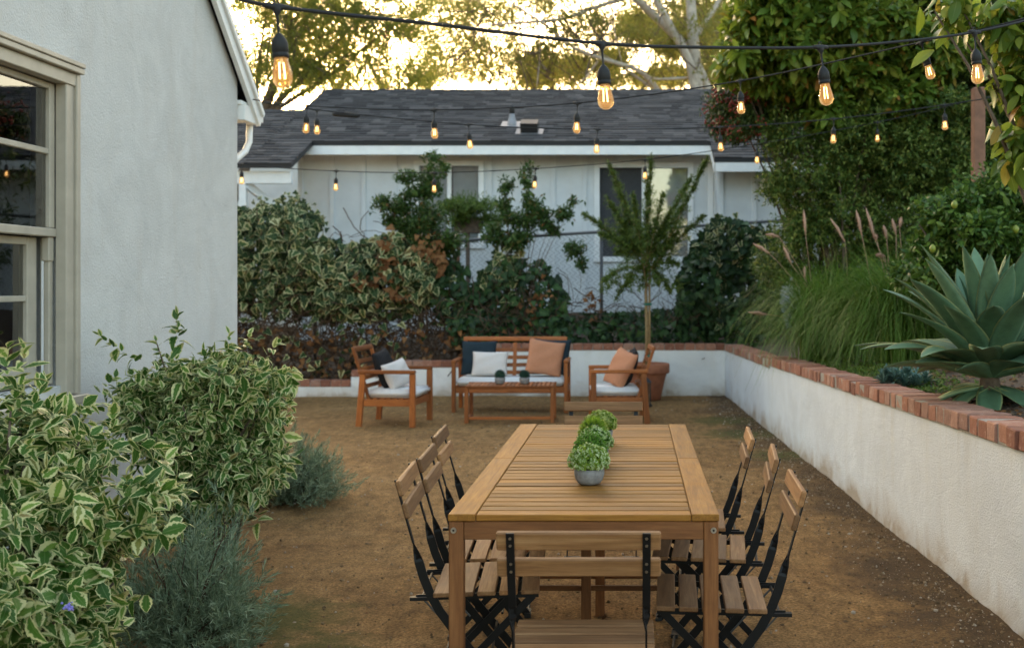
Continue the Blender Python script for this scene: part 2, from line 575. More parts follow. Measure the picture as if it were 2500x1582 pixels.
# foliage materials
M['vari'] = leafmat('leaf_variegated', [(0, (.034, .09, .014)), (.5, (.06, .15, .02)), (.8, (.11, .22, .03)), (.97, (.19, .31, .05)), (1, (.30, .20, .06))], .3, .42, (.64, .62, .30), .62)
M['ivyvar'] = leafmat('leaf_ivy_variegated', [(0, (.014, .032, .010)), (.6, (.028, .058, .017)), (.9, (.045, .085, .022)), (1, (.16, .09, .035))], .12, .55, (.46, .43, .22), .79, spec=.15)
M['ivy'] = leafmat('leaf_ivy_green', [(0, (.014, .034, .012)), (.6, (.026, .06, .02)), (1, (.05, .11, .03))], .15, .42)
M['dryleaf'] = leafmat('leaf_dry', [(0, (.13, .055, .022)), (.6, (.22, .10, .04)), (1, (.30, .16, .07))], .2, .8, spec=.15)
M['lav'] = leafmat('leaf_lavender', [(0, (.10, .145, .08)), (.6, (.19, .25, .145)), (1, (.34, .40, .25))], .15, .7, spec=.2)
M['shrub'] = leafmat('leaf_shrub', [(0, (.028, .065, .014)), (.6, (.055, .115, .026)), (.93, (.11, .17, .045)), (1, (.22, .10, .03))], .28, .4)
M['tecoma'] = leafmat('leaf_slender', [(0, (.05, .095, .016)), (.6, (.105, .17, .03)), (1, (.20, .26, .05))], .35, .5)
M['euc'] = leafmat('leaf_gum', [(0, (.05, .075, .014)), (.5, (.105, .135, .03)), (.85, (.18, .19, .05)), (1, (.24, .13, .04))], .5, .5, tcol=(.42, .42, .10))
M['backtree'] = leafmat('leaf_backtree', [(0, (.04, .065, .01)), (.5, (.095, .125, .02)), (1, (.20, .20, .04))], .5, .5, tcol=(.38, .42, .08))
M['broad'] = leafmat('leaf_broad', [(0, (.045, .095, .014)), (.5, (.105, .18, .024)), (.85, (.22, .28, .04)), (.95, (.28, .27, .05)), (1, (.34, .13, .03))], .35, .35, tcol=(.28, .35, .04))
M['darktree'] = leafmat('leaf_dark', [(0, (.025, .05, .010)), (.6, (.06, .10, .02)), (.9, (.13, .17, .035)), (1, (.26, .26, .08))], .25, .35)
M['pitto'] = leafmat('leaf_small_shrub', [(0, (.035, .075, .014)), (.5, (.08, .135, .026)), (.85, (.17, .22, .045)), (1, (.30, .32, .08))], .3, .42)
M['citrus'] = leafmat('leaf_citrus', [(0, (.034, .08, .014)), (.6, (.075, .15, .024)), (1, (.18, .26, .045))], .28, .32)
M['pyra'] = leafmat('leaf_firethorn', [(0, (.022, .045, .012)), (.6, (.045, .08, .02)), (1, (.09, .12, .03))], .25, .4)
M['grass'] = leafmat('leaf_grass', [(0, (.07, .14, .02)), (.6, (.13, .25, .035)), (.9, (.22, .33, .06)), (1, (.36, .33, .14))], .3, .5, spec=.3)
M['agave'] = leafmat('leaf_agave', [(0, (.085, .165, .09)), (.6, (.115, .21, .12)), (1, (.16, .26, .15))], .08, .5, spec=.3, edge=(.30, .34, .14), mott=.6)
M['succ'] = leafmat('leaf_blue_succulent', [(0, (.075, .15, .125)), (1, (.13, .22, .18))], .08, .5)
M['weed'] = leafmat('leaf_ground', [(0, (.05, .10, .015)), (1, (.13, .19, .03))], .3, .5)
M['pg1'] = leafmat('leaf_pot_green', [(0, (.06, .16, .015)), (1, (.15, .30, .03))], .3, .5)
M['pg2'] = leafmat('leaf_pot_lime', [(0, (.13, .25, .02)), (1, (.32, .42, .05))], .3, .5)
M['pg3'] = leafmat('leaf_pot_pale', [(0, (.20, .32, .07)), (.5, (.36, .48, .16)), (1, (.66, .70, .46))], .3, .6)
M['pg5'] = leafmat('leaf_pot_yellow', [(0, (.26, .32, .06)), (1, (.50, .52, .20))], .3, .6)
M['pg4'] = leafmat('leaf_pot_blue', [(0, (.025, .065, .045)), (1, (.05, .11, .075))], .2, .5)

# ------------------------------------------------------------------ foliage tools
def leaf_tmpl(prof, fold=.18, droop=.25, curl=0.0):
    """prof: (u_spine, u_edge, halfwidth). Leaf lies along +x, length 1, normal +z."""
    vs, uv, fs = [], [], []
    for us, ue, hw in prof:
        z = -droop * us * us
        vs += [(us, 0, z), (ue, hw, -droop * ue * ue + fold * hw - curl * hw * hw), (ue, -hw, -droop * ue * ue + fold * hw - curl * hw * hw)]
        uv += [(us, 0), (us, 1), (us, 1)]
    for i in range(len(prof) - 1):
        a, b = i * 3, i * 3 + 3
        fs += [(a, b, b + 1, a + 1), (a, a + 2, b + 2, b)]
    return np.array(vs), fs, np.array(uv)

T_SIMPLE = leaf_tmpl([(0, 0, .015), (.4, .4, .24), (1, 1, .0)], .2, .25)
T_LONG = leaf_tmpl([(0, 0, .02), (.25, .25, .12), (.6, .6, .13), (1, 1, .0)], .25, .35)
T_NEEDLE = leaf_tmpl([(0, 0, .03), (.5, .5, .06), (1, 1, .0)], .1, .1)
T_ROUND = leaf_tmpl([(0, 0, .03), (.2, .2, .25), (.55, .55, .32), (.85, .85, .2), (1, 1, .0)], .2, .2)
T_BROAD = leaf_tmpl([(0, 0, .02), (.12, .12, .10), (.3, .3, .20), (.5, .5, .235), (.7, .7, .19), (.87, .87, .10), (1, 1, 0)], .25, .35)
T_IVY = leaf_tmpl([(0, -.10, .13), (.08, -.12, .32), (.2, .10, .50), (.38, .34, .30), (.55, .52, .31), (.78, .78, .15), (1, 1, 0)], .06, .22)
def toothed(seed, wmax, droop, fold):
    r = np.random.default_rng(seed)
    pr = [(0, 0, .02)]
    us = np.linspace(.06, .96, 11)
    for i, u in enumerate(us):
        h = wmax * math.sin(math.pi * u ** .8) ** .85 * (1.10 if (i % 2 and u > .3) else .95) * r.uniform(.95, 1.05)
        pr.append((u, u + (.012 if i % 2 else 0), h))
    pr.append((1, 1, 0))
    return leaf_tmpl(pr, fold, droop)
T_VAR = [toothed(1, .33, .3, .18), toothed(2, .30, .6, .3), toothed(3, .35, .12, .10), toothed(4, .27, .9, .34), toothed(5, .31, -.15, .2)]

def np_mesh(name, V, F4, UV, rnd=None, smooth=True):
    """V (n,3), F4 (m,4) quads, UV per vertex (n,2), rnd per vertex"""
    me = bpy.data.meshes.new(name)
    me.vertices.add(len(V))
    me.vertices.foreach_set('co', V.astype(np.float32).ravel())
    me.loops.add(F4.size)
    me.loops.foreach_set('vertex_index', F4.astype(np.int32).ravel())
    me.polygons.add(len(F4))
    me.polygons.foreach_set('loop_start', np.arange(0, F4.size, F4.shape[1], dtype=np.int32))
    me.polygons.foreach_set('use_smooth', np.full(len(F4), smooth))
    if UV is not None:
        l = me.uv_layers.new(name='UVMap')
        l.data.foreach_set('uv', UV[F4.ravel()].astype(np.float32).ravel())
    if rnd is not None:
        a = me.attributes.new('rnd', 'FLOAT', 'POINT')
        a.data.foreach_set('value', rnd.astype(np.float32))
    me.update(calc_edges=True)
    me.validate()
    return me

def merge_leaves(name, tmpl, Mx, T, r):
    v, f, uv = tmpl
    n, k = len(T), len(v)
    if n == 0: return None
    V = np.einsum('nij,kj->nki', Mx, v) + T[:, None, :]
    F = (np.array(f)[None] + (np.arange(n) * k)[:, None, None]).reshape(-1, 4)
    return np_mesh(name, V.reshape(-1, 3), F, np.tile(uv, (n, 1)), np.repeat(r.random(n), k))

_tm = {}
def tmpl_mesh(tmpl, mat):
    key = (id(tmpl), mat.name)
    if key not in _tm:
        me = np_mesh('leaf', tmpl[0], np.array(tmpl[1]), tmpl[2])
        me.materials.append(mat)
        _tm[key] = me
    return _tm[key]

UP = np.array([0, 0, 1.0])
def perp(d, r):
    a = norm(np.cross(d, r.normal(size=d.shape)))
    return a, np.cross(d, a)

def shoot_leaves(r, pos, dirs, nper, L, size, spread=(25, 75), droop=.25, upn=.6, grow=.5, jit=.35):
    n = len(pos)
    k = np.arange(nper)
    t = (k + .3) / nper
    dirs = norm(dirs)
    e1, e2 = perp(dirs, r)
    p = pos[:, None] - dirs[:, None] * (L * t)[None, :, None] * r.uniform(.8, 1.2, (n, 1, 1))
    phi = (k * 2.4)[None] + r.uniform(0, 6.28, (n, 1)) + r.normal(0, .3, (n, nper))
    s = np.radians(spread[0] + (spread[1] - spread[0]) * t)[None] * r.uniform(.8, 1.2, (n, nper))
    a = dirs[:, None] * np.cos(s)[..., None] + (e1[:, None] * np.cos(phi)[..., None] + e2[:, None] * np.sin(phi)[..., None]) * np.sin(s)[..., None]
    a = norm(a - UP * (droop * t)[None, :, None])
    nn = dirs[:, None] * .8 + UP * upn + r.normal(0, jit, a.shape)
    nn = norm(nn - a * (nn * a).sum(-1, keepdims=True))
    b = np.cross(nn, a)
    sz = size * (1 - grow + grow * t)[None] * r.uniform(.7, 1.2, (n, nper))
    Mx = np.stack([a, b, nn], -1) * sz[..., None, None]
    return Mx.reshape(-1, 3, 3), p.reshape(-1, 3)

def blob_shoots(r, blobs, n, shell=.5, up=.35, jit=.5):
    vol = np.array([b[1][0] * b[1][1] * b[1][2] for b in blobs]) ** .75
    cnt = np.maximum(1, (n * vol / vol.sum()).astype(int))
    P_, D = [], []
    for (c, rad), m in zip(blobs, cnt):
        u = norm(r.normal(size=(m, 3)))
        q = shell + (1 - shell) * r.random((m, 1)) ** .7
        P_.append(np.array(c) + u * q * np.array(rad))
        D.append(norm(u / np.array(rad) * np.mean(rad) + UP * up + r.normal(0, jit, (m, 3))))
    return np.concatenate(P_), np.concatenate(D)

def in_frame(T, pad=0):
    x = VX + T[:, 0] / np.maximum(T[:, 1], .1) * FPX
    y = VY - (T[:, 2] - CAM_H) / np.maximum(T[:, 1], .1) * FPX
    return (x > -pad) & (x < 2500 + pad) & (y > -pad) & (y < 1582 + pad) & (T[:, 1] > .3)

def add_foliage(root, tmpls, Mx, T, mat, r, nparts=0, name='foliage'):
    """nparts leaves nearest to the viewer become single leaf objects, the rest one mass. T in world space."""
    if not isinstance(tmpls, list): tmpls = [tmpls]
    o = np.array(root.location)
    n = len(T)
    part = np.zeros(n, bool)
    if nparts:
        d = np.linalg.norm(T - np.array([0, 0, CAM_H]), axis=1) + (~in_frame(T)) * 1000
        part[np.argsort(d)[:nparts]] = True
    pick = r.integers(0, len(tmpls), n)
    for i in np.nonzero(part)[0]:
        m4 = Matrix([list(Mx[i][k]) + [T[i][k] - o[k]] for k in range(3)] + [[0, 0, 0, 1]])
        obj('leaf', tmpl_mesh(tmpls[pick[i]], mat), None, root, mtx=m4)
    for q, tm in enumerate(tmpls):
        s = (~part) & (pick == q)
        me = merge_leaves(name, tm, Mx[s], T[s] - o, r)
        if me:
            tag(obj(name, me, mat, root), kind='stuff')

def stems(root, base, tips, r, r0=.012, sides=4, mat=None, name='branches', sag=.15, via=None):
    mb = MB()
    o = np.array(root.location)
    for i, t in enumerate(tips):
        b = np.array(base) + r.normal(0, .04, 3) * [1, 1, 0]
        d = t - b
        m = b + d * .5 + np.array([-d[0] * sag, -d[1] * sag, abs(d[2]) * sag])
        q = np.linspace(0, 1, 6)[:, None]
        pts = (1 - q) ** 2 * b + 2 * q * (1 - q) * m + q ** 2 * t
        mb.tube(pts - o, np.linspace(r0, r0 * .25, 6), sides)
    return obj(name, mb.mesh(name, True), mat or M['bark'], root)

def scatter_lumps(r, pts, size, mat, root, name, sub=1):
    """small round bodies (berries, flower heads) merged into one mass"""
    bm = bmesh.new()
    bmesh.ops.create_icosphere(bm, subdivisions=sub, radius=1)
    v = np.array([p.co[:] for p in bm.verts])
    f = np.array([[q.index for q in p.verts] for p in bm.faces])
    bm.free()
    n, k = len(pts), len(v)
    s = size * r.uniform(.7, 1.2, (n, 1, 1)) * r.uniform(.8, 1.2, (n, 1, 3))
    V = (v[None] * s + (pts - np.array(root.location))[:, None]).reshape(-1, 3)
    F = (f[None] + (np.arange(n) * k)[:, None, None]).reshape(-1, 3)
    return tag(obj(name, np_mesh(name, V, F, None, np.repeat(r.random(n), k)), mat, root), kind='stuff')

# ================================================================== SETTING
def vnoise(x, y, s=1.0):
    return (np.sin(x * 1.7 * s + 1.3 * np.sin(y * 1.1 * s)) + np.sin(y * 2.3 * s + 1.7 * np.sin(x * .9 * s + 2)) + .5 * np.sin(x * 5.1 * s + y * 3.7 * s)) / 2.5

def sheet(name, xs, ys, zf, mat):
    X, Y = np.meshgrid(xs, ys)
    Z = zf(X, Y)
    V = np.stack([X, Y, Z], -1).reshape(-1, 3)
    nx, ny = len(xs), len(ys)
    i = (np.arange(ny - 1)[:, None] * nx + np.arange(nx - 1)[None]).ravel()
    F = np.stack([i, i + 1, i + nx + 1, i + nx], -1)
    return tag(obj(name, np_mesh(name, V, F, None), mat), kind='structure')

far = np.array([4, 8, 16, 35, 80, 180, 400, 900.])
gx = np.concatenate([-7 - far[::-1], np.arange(-7, 4.01, .06), 4 + far])
gy = np.concatenate([-1 - far[::-1], np.arange(-1, 17.01, .06), 17 + far])
def gz(X, Y):
    n = .010 * vnoise(X, Y, 1.1) + .004 * vnoise(X + 5, Y + 3, 4.5) + .002 * np.sin(X * 31 + Y * 17) * np.sin(Y * 37 - X * 11)
    ins = (X > -7) & (X < 4) & (Y > -1) & (Y < 17)
    e = np.clip(1.846 - .04 * Y - X, 0, 5)
    n = n + .020 * np.exp(-e / .06) * (.6 + .25 * np.sin(Y * 2.3) + .15 * np.sin(Y * 9 + np.sin(Y * 23)))
    return np.where(ins, n + rng.normal(0, .0012, X.shape), 0)
ground = sheet('ground', gx, gy, gz, M['ground'])

def wall_x(d):                       # face of the right-hand retaining wall
    return 1.846 - .04 * d
def wall_top(d):
    d = np.asarray(d, float)
    return np.where(d < 11.4, .885 - (d - 4.77) * .0175, .745 - (d - 11.4) * .011)

def bedz(X, Y):
    e = X - wall_x(Y)
    return wall_top(np.clip(Y, 2, 15.4)) - .07 + np.clip(e - .2, 0, 9) * .16 + .03 * vnoise(X, Y, 2.5) * np.clip(e * 2, 0, 1)
xs = np.concatenate([np.arange(1.28, 4, .1), np.arange(4, 16, .8)])
ys = np.arange(-2, 30, .2)
def bed_full(X, Y):
    return np.where(X < wall_x(Y) + .1, -.3, bedz(X, Y))
sheet('planting_bed', xs, ys, bed_full, M['soil'])

# stepped top of the back wall: X start, X end, top height
STEPS = [(-7.5, -3.79, .215), (-3.79, -3.22, .35), (-3.22, -2.05, .475), (-2.05, 1.25, .705)]
BACK_Y = 15.15
def back_top(X):
    z = np.full(np.shape(X), .2)
    for a, b, t in STEPS: z = np.where(X >= a, t, z)
    return z
def bed2(X, Y):
    t = np.interp(X, [-7, -4, -3.5, -2.6, -1.6, 2], [.14, .15, .27, .40, .62, .64])
    return t + np.clip(Y - 15.6, 0, 5) * .12 + .03 * vnoise(X, Y, 3)
sheet('planting_bed', np.arange(-12, 1.5, .12), np.arange(BACK_Y + .09, 21, .15), bed2, M['soil'])

# ---------------------------------------------------- retaining walls with brick coping
def brick_mesh(sx, sy, sz, seed):
    bm = bmesh.new()
    bmesh.ops.create_cube(bm, size=1)
    bmesh.ops.scale(bm, vec=(sx, sy, sz), verts=bm.verts)
    bmesh.ops.bevel(bm, geom=bm.edges[:], offset=.006, segments=1, affect='EDGES')
    r = np.random.default_rng(seed)
    for v in bm.verts: v.co += Vector(r.normal(0, .0016, 3))
    me = bpy.data.meshes.new('brick')
    bm.to_mesh(me); bm.free()
    me.materials.append(M['brick'])
    return me
rw = thing('retaining_wall', 'long white stucco retaining wall with brick coping beside the dining table', 'retaining wall', (1.6, 6, 0))
o = np.array(rw.location)
mb = MB()
dd = [-1.5, 2, 4.77, 8, 11.39, 11.41, 13, 15.3]
vs = []
for d in dd:
    x, z = wall_x(d), float(wall_top(d)) - .092
    vs += [(x, d, -.1), (x, d, z), (x + .2, d, z), (x + .2, d, -.1)]
fs = [(i * 4 + j, i * 4 + (j + 1) % 4, i * 4 + 4 + (j + 1) % 4, i * 4 + 4 + j) for i in range(len(dd) - 1) for j in range(4)] + [(3, 2, 1, 0), tuple(len(dd) * 4 - 4 + j for j in range(4))]
mb.add([np.array(v) - o for v in vs], fs)
obj('stucco_wall', mb.mesh('stucco_wall'), M['stucco_wall'], rw)
mb = MB()
vs = []
for d in dd:
    x, z = wall_x(d) - .0075, float(wall_top(d))
    vs += [(x, d, z - .0925), (x, d, z - .008), (x + .212, d, z - .008), (x + .212, d, z - .0925)]
mb.add([np.array(v) - o for v in vs], fs)
obj('mortar', mb.mesh('mortar'), M['mortar'], rw)
bms = [brick_mesh(.225, .1205, .086, k) for k in range(5)]
d = 2.3
while d < 15.1:
    top = float(wall_top(d))
    tilt = Matrix.Rotation(rng.normal(0, .02), 4, 'Z') @ Matrix.Rotation(rng.normal(0, .012) - .0175, 4, 'X') @ Matrix.Rotation(rng.normal(0, .012), 4, 'Y')
    m4 = Matrix.Translation(Vector((wall_x(d) + .0995 + rng.normal(0, .004), d, top - .043 + rng.normal(0, .003))) - Vector(o)) @ Matrix.Rotation(R(2.3), 4, 'Z') @ tilt
    obj('brick', bms[rng.integers(0, 5)], None, rw, mtx=m4 @ Matrix.Diagonal((1, rng.uniform(.95, 1.02), rng.uniform(.97, 1.03), 1)))
    d += .128 if d < 11.3 or d > 11.45 else .14

bw = thing('retaining_wall', 'low stepped white stucco wall with brick coping behind the sofa', 'retaining wall', (-2, BACK_Y, 0))
o = np.array(bw.location)
bms2 = [brick_mesh(.128, .20, .086, 20 + k) for k in range(4)]
mb, mb2 = MB(), MB()
for a, b, t in STEPS:
    mb.box(np.array([(a + b) / 2, BACK_Y + .095, (t - .09 - .1) / 2]) - o, (b - a, .19, t - .09 + .1))
    mb2.box(np.array([(a + b) / 2, BACK_Y + .1, t - .054]) - o, (b - a - .004, .19, .078))
    n = int(round((b - a) / .137))
    for i in range(n):
        x = a + (i + .5) * (b - a) / n
        obj('brick', bms2[rng.integers(0, 4)], None, bw, mtx=Matrix.Translation(Vector((x, BACK_Y + .092 + rng.normal(0, .003), t - .043)) - Vector(o)) @ Matrix.Rotation(rng.normal(0, .015), 4, 'Z'))
obj('stucco_wall', mb.mesh('stucco_wall'), M['stucco_back'], bw)
obj('mortar', mb2.mesh('mortar'), M['mortar'], bw)

# ---------------------------------------------------- walls with openings
def wall_sheet(mb, u0, u1, z0, z1, holes, pos, thick):
    """rectangular wall in a (u,z) plane with rectangular holes; pos(u, depth, z) -> xyz"""
    us = sorted({u0, u1, *[h[0] for h in holes], *[h[1] for h in holes]})
    zs = sorted({z0, z1, *[h[2] for h in holes], *[h[3] for h in holes]})
    for i in range(len(us) - 1):
        for j in range(len(zs) - 1):
            cu, cz = (us[i] + us[i + 1]) / 2, (zs[j] + zs[j + 1]) / 2
            if any(h[0] < cu < h[1] and h[2] < cz < h[3] for h in holes): continue
            q = [(us[i], zs[j]), (us[i + 1], zs[j]), (us[i + 1], zs[j + 1]), (us[i], zs[j + 1])]
            mb.add([pos(a, 0, b) for a, b in q], [(0, 1, 2, 3)])
            mb.add([pos(a, thick, b) for a, b in q], [(3, 2, 1, 0)])
    for h in holes:
        q = [(h[0], h[2]), (h[1], h[2]), (h[1], h[3]), (h[0], h[3])]
        for k in range(4):
            a, b = q[k], q[(k + 1) % 4]
            mb.add([pos(a[0], 0, a[1]), pos(b[0], 0, b[1]), pos(b[0], thick, b[1]), pos(a[0], thick, a[1])], [(0, 1, 2, 3)])

# ================================================================== STUCCO HOUSE (left)
HX, HC = -2.95, 8.4
hs = thing('stucco_house', 'white stucco gabled house with a taupe sash window beside the shrubs', 'house', (HX, 4, 0))
o = np.array(hs.location)
pos = lambda u, dep, z: (np.array([HX - dep, u, z]) - o)
WD0, WD1, WZ0, WZ1 = 4.64, 5.85, .98, 2.545        # wall opening
mb = MB()
wall_sheet(mb, -1.2, HC, -.1, 3.02, [(WD0, WD1, WZ0, WZ1)], pos, .18)
# gable above
mb.add([pos(-1.2, 0, 3.02), pos(HC, 0, 3.02), pos(3.6, 0, 6.86)], [(0, 1, 2)])
mb.add([pos(-1.2, .18, 3.02), pos(HC, .18, 3.02), pos(3.6, .18, 6.86)], [(2, 1, 0)])
# back wall, far corner and front wall
mb.add([pos(HC, 0, -.1), pos(HC, 7, -.1), pos(HC, 7, 3.02), pos(HC, 0, 3.02)], [(0, 1, 2, 3)])
mb.add([pos(-1.2, 0, -.1), pos(-1.2, 7, -.1), pos(-1.2, 7, 3.02), pos(-1.2, 0, 3.02)], [(0, 1, 2, 3)])
mb.add([pos(-1.2, 7, -.1), pos(HC, 7, -.1), pos(HC, 7, 3.02), pos(3.6, 7, 6.86), pos(-1.2, 7, 3.02)], [(0, 1, 2, 3, 4)])
obj('wall', mb.mesh('wall'), M['stucco_house'], hs)
# roof slabs
SL = .8
def roofpt(u, lift=0): return 3.02 + SL * (HC - u) if u > 3.6 else 3.02 + SL * (u + 1.2)
mb = MB()
for ua, ub in ((8.76, 3.6), (-1.56, 3.6)):
    za, zb = roofpt(ua) + .085, roofpt(ub) + .085
    q = [(.085, ua, za), (.085, ub, zb), (-7.1, ub, zb), (-7.1, ua, za)]
    vs = [np.array([HX + x, u, z]) - o for x, u, z in q] + [np.array([HX + x, u, z + .035]) - o for x, u, z in q]
    mb.add(vs, [(3, 2, 1, 0), (4, 5, 6, 7), (0, 1, 5, 4), (1, 2, 6, 5), (2, 3, 7, 6), (3, 0, 4, 7)])
rf = obj('roof', mb.mesh('roof'), M['drip'], hs)
for ua, ub in ((8.74, 3.62), (-1.54, 3.58)):
    p0, p1 = (HX + .055, ua, roofpt(ua) + .02), (HX + .055, ub, roofpt(ub) + .02)
    beam('rake_board', Vector(p0) - Vector(o), Vector(p1) - Vector(o), .035, .125, M['white'], hs)
    p0, p1 = (HX + .084, ua, roofpt(ua) + .062), (HX + .084, ub, roofpt(ub) + .062)
    beam('rake_moulding', Vector(p0) - Vector(o), Vector(p1) - Vector(o), .02, .04, M['white'], hs)
lo = lambda *p: Vector(p) - Vector(o)
beam('eave_soffit', lo(HX + .03, 8.57, 2.86), lo(HX - 7, 8.57, 2.86), .33, .03, M['white'], hs)
beam('gutter', lo(HX + .07, 8.74, 2.80), lo(HX - 7, 8.74, 2.80), .075, .085, M['white'], hs)
beam('cornice_return', lo(HX + .02, 8.42, 2.79), lo(HX + .02, 8.70, 2.79), .06, .12, M['white'], hs)
mb = MB()
mb.tube([lo(HX - .01, 8.70, 2.75), lo(HX - .01, 8.69, 2.60), lo(HX - .02, 8.63, 2.52), lo(HX - .05, 8.50, 2.44), lo(HX - .07, 8.45, 2.36), lo(HX - .07, 8.45, 0.05)], .025, 10)
obj('downspout', mb.mesh('downspout', True), M['white'], hs)
# window: casing, sashes, panes
win = bpy.data.objects.new('window', None); COL.objects.link(win); win.parent = hs
def wbar(name, u0, u1, z0, z1, x0, x1, mat=M['taupe'], b=.004, par=win):
    u0 -= .08; u1 -= .08
    """board filling u0..u1, z0..z1, x0..x1 (x relative to the wall face)"""
    return beam(name, lo(HX + (x0 + x1) / 2, u0, (z0 + z1) / 2) if (u1 - u0) >= (z1 - z0) else lo(HX + (x0 + x1) / 2, (u0 + u1) / 2, z0),
                lo(HX + (x0 + x1) / 2, u1, (z0 + z1) / 2) if (u1 - u0) >= (z1 - z0) else lo(HX + (x0 + x1) / 2, (u0 + u1) / 2, z1),
                (x1 - x0) if (u1 - u0) >= (z1 - z0) else (u1 - u0), (z1 - z0) if (u1 - u0) >= (z1 - z0) else (x1 - x0), mat, par,
                up=(0, 0, 1) if (u1 - u0) >= (z1 - z0) else (1, 0, 0), b=b)
wbar('casing', 5.89, 5.97, .93, 2.60, -.03, .028)
wbar('casing_moulding', 5.975, 6.015, .93, 2.60, -.0, .042)
wbar('casing', 4.60, 4.72, .93, 2.60, -.03, .028)
wbar('head_casing', 4.60, 6.015, 2.535, 2.60, -.03, .036)
wbar('head_moulding', 4.56, 6.02, 2.602, 2.632, -.0, .062)
wbar('head_moulding', 4.55, 6.02, 2.634, 2.66, -.0, .068)
wbar('sill', 4.56, 6.05, .88, .925, -.1, .07)
# upper sash (outer), lower sash (set back)
xu0, xu1, xl0, xl1 = -.075, -.03, -.135, -.09
wbar('sash_stile', 5.838, 5.888, 1.79, 2.533, xu0, xu1)
wbar('sash_stile', 4.722, 4.785, 1.79, 2.533, xu0, xu1)
wbar('sash_rail', 4.787, 5.836, 2.50, 2.533, xu0, xu1)
wbar('meeting_rail', 4.722, 5.888, 1.745, 1.788, xu0 - .01, xu1 + .008)
wbar('muntin', 4.787, 5.836, 2.165, 2.195, xu0 + .008, xu1 - .004)
wbar('muntin', 5.24, 5.27, 1.79, 2.498, xu0 + .010, xu1 - .006)
wbar('stop', 5.85, 5.888, .99, 1.74, -.088, -.04)
wbar('sash_horn', 5.835, 5.886, 1.62, 1.743, xu0 + .004, xu1 - .004)
wbar('sash_cord', 5.828, 5.835, .99, 1.62, -.07, -.06, M['reflection_and_cord'], .001)
wbar('sash_stile', 5.735, 5.825, .99, 1.74, xl0, xl1)
wbar('sash_stile', 4.722, 4.80, .99, 1.74, xl0, xl1)
wbar('sash_rail', 4.802, 5.733, .99, 1.075, xl0, xl1)
wbar('sash_rail', 4.802, 5.733, 1.70, 1.74, xl0, xl1)
wbar('muntin', 4.802, 5.733, 1.415, 1.445, xl0 + .008, xl1 - .004)
def pane(u0, u1, z0, z1, x):
    u0 -= .08; u1 -= .08
    mb = MB().add([lo(HX + x, u0, z0), lo(HX + x, u1, z0), lo(HX + x + .001, u1, z1), lo(HX + x + .001, u0, z1)], [(0, 1, 2, 3)])
    obj('pane', mb.mesh('pane'), M['glass'], win)
for z0, z1 in ((1.786, 2.17), (2.19, 2.502)):
    for u0, u1 in ((4.78, 5.245), (5.265, 5.841)): pane(u0, u1, z0, z1, -.052)
for z0, z1 in ((1.07, 1.42), (1.44, 1.705)): pane(4.795, 5.738, z0, z1, -.112)
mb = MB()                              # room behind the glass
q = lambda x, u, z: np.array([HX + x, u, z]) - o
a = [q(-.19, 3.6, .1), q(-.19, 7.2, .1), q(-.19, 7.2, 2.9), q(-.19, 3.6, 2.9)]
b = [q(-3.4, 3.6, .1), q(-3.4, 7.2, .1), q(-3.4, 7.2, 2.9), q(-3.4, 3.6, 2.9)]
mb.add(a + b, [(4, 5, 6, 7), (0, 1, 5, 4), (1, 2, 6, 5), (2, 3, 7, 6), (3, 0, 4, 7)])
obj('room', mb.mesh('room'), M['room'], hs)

# ================================================================== NEIGHBOUR HOUSE
NY, NZ, NS = 18.5, 3.85, .42
nh = thing('neighbor_house', 'white board and batten house with a dark shingle roof behind the fence', 'house', (-2, 19, 0))
o = np.array(nh.location)
rp = lambda x, r_, lift=0: np.array([x, NY + r_, NZ + NS * r_ + lift]) - o
mb = MB()
for x0, x1, r0, r1 in ((-10.5, -5.99, -1.17, 1.86), (-5.99, -5.25, -1.17, -.03), (-5.99, 1.27, 0, 3.35), (1.27, 8, -.88, 3.35)):
    bk = 1.2 if x0 < -10 else (.02 if r1 < 0 else 5)
    vs = [rp(x0, r0), rp(x1, r0), rp(x1, r1), rp(x0, r1), rp(x1, r1 + bk, -NS * 2 * bk), rp(x0, r1 + bk, -NS * 2 * bk)]
    vs += [v - np.array([0, 0, .07]) for v in vs[:4]]
    mb.add(vs, [(0, 1, 2, 3), (3, 2, 4, 5), (6, 7, 1, 0), (9, 8, 7, 6), (0, 3, 9, 6), (1, 7, 8, 2)])
nr = obj('roof', mb.mesh('roof'), M['drip'], nh)
V, F, RN = [], [], []
for x0, x1, r0, r1 in ((-10.5, -5.99, -1.17, 1.86), (-5.99, -5.25, -1.17, -.03), (-5.99, 1.27, 0, 3.35), (1.27, 8, -.88, 3.35)):
    nrow = int((r1 - r0) / .132)
    st = (r1 - r0) / nrow
    for i in range(nrow):
        ra = r0 + i * st
        x = x0 - rng.random() * .25
        if x0 == -10.5 and ra < -.5: pass
        while x < x1:
            wd = rng.choice([.12, .2, .26, .33])
            xa, xb = max(x, x0), min(x + wd, x1)
            x += wd
            if xb - xa < .02: continue
            l0 = .013 + rng.choice([0, .007])
            k = len(V)
            V += [rp(xa, ra - .015, l0 * .2), rp(xb, ra - .015, l0 * .2), rp(xb, ra - .015, l0 + .006), rp(xa, ra - .015, l0 + .006), rp(xb, ra + st, .006), rp(xa, ra + st, .006)]
            F += [(k, k + 1, k + 2, k + 3), (k + 3, k + 2, k + 4, k + 5)]
            RN += [rng.random()] * 6
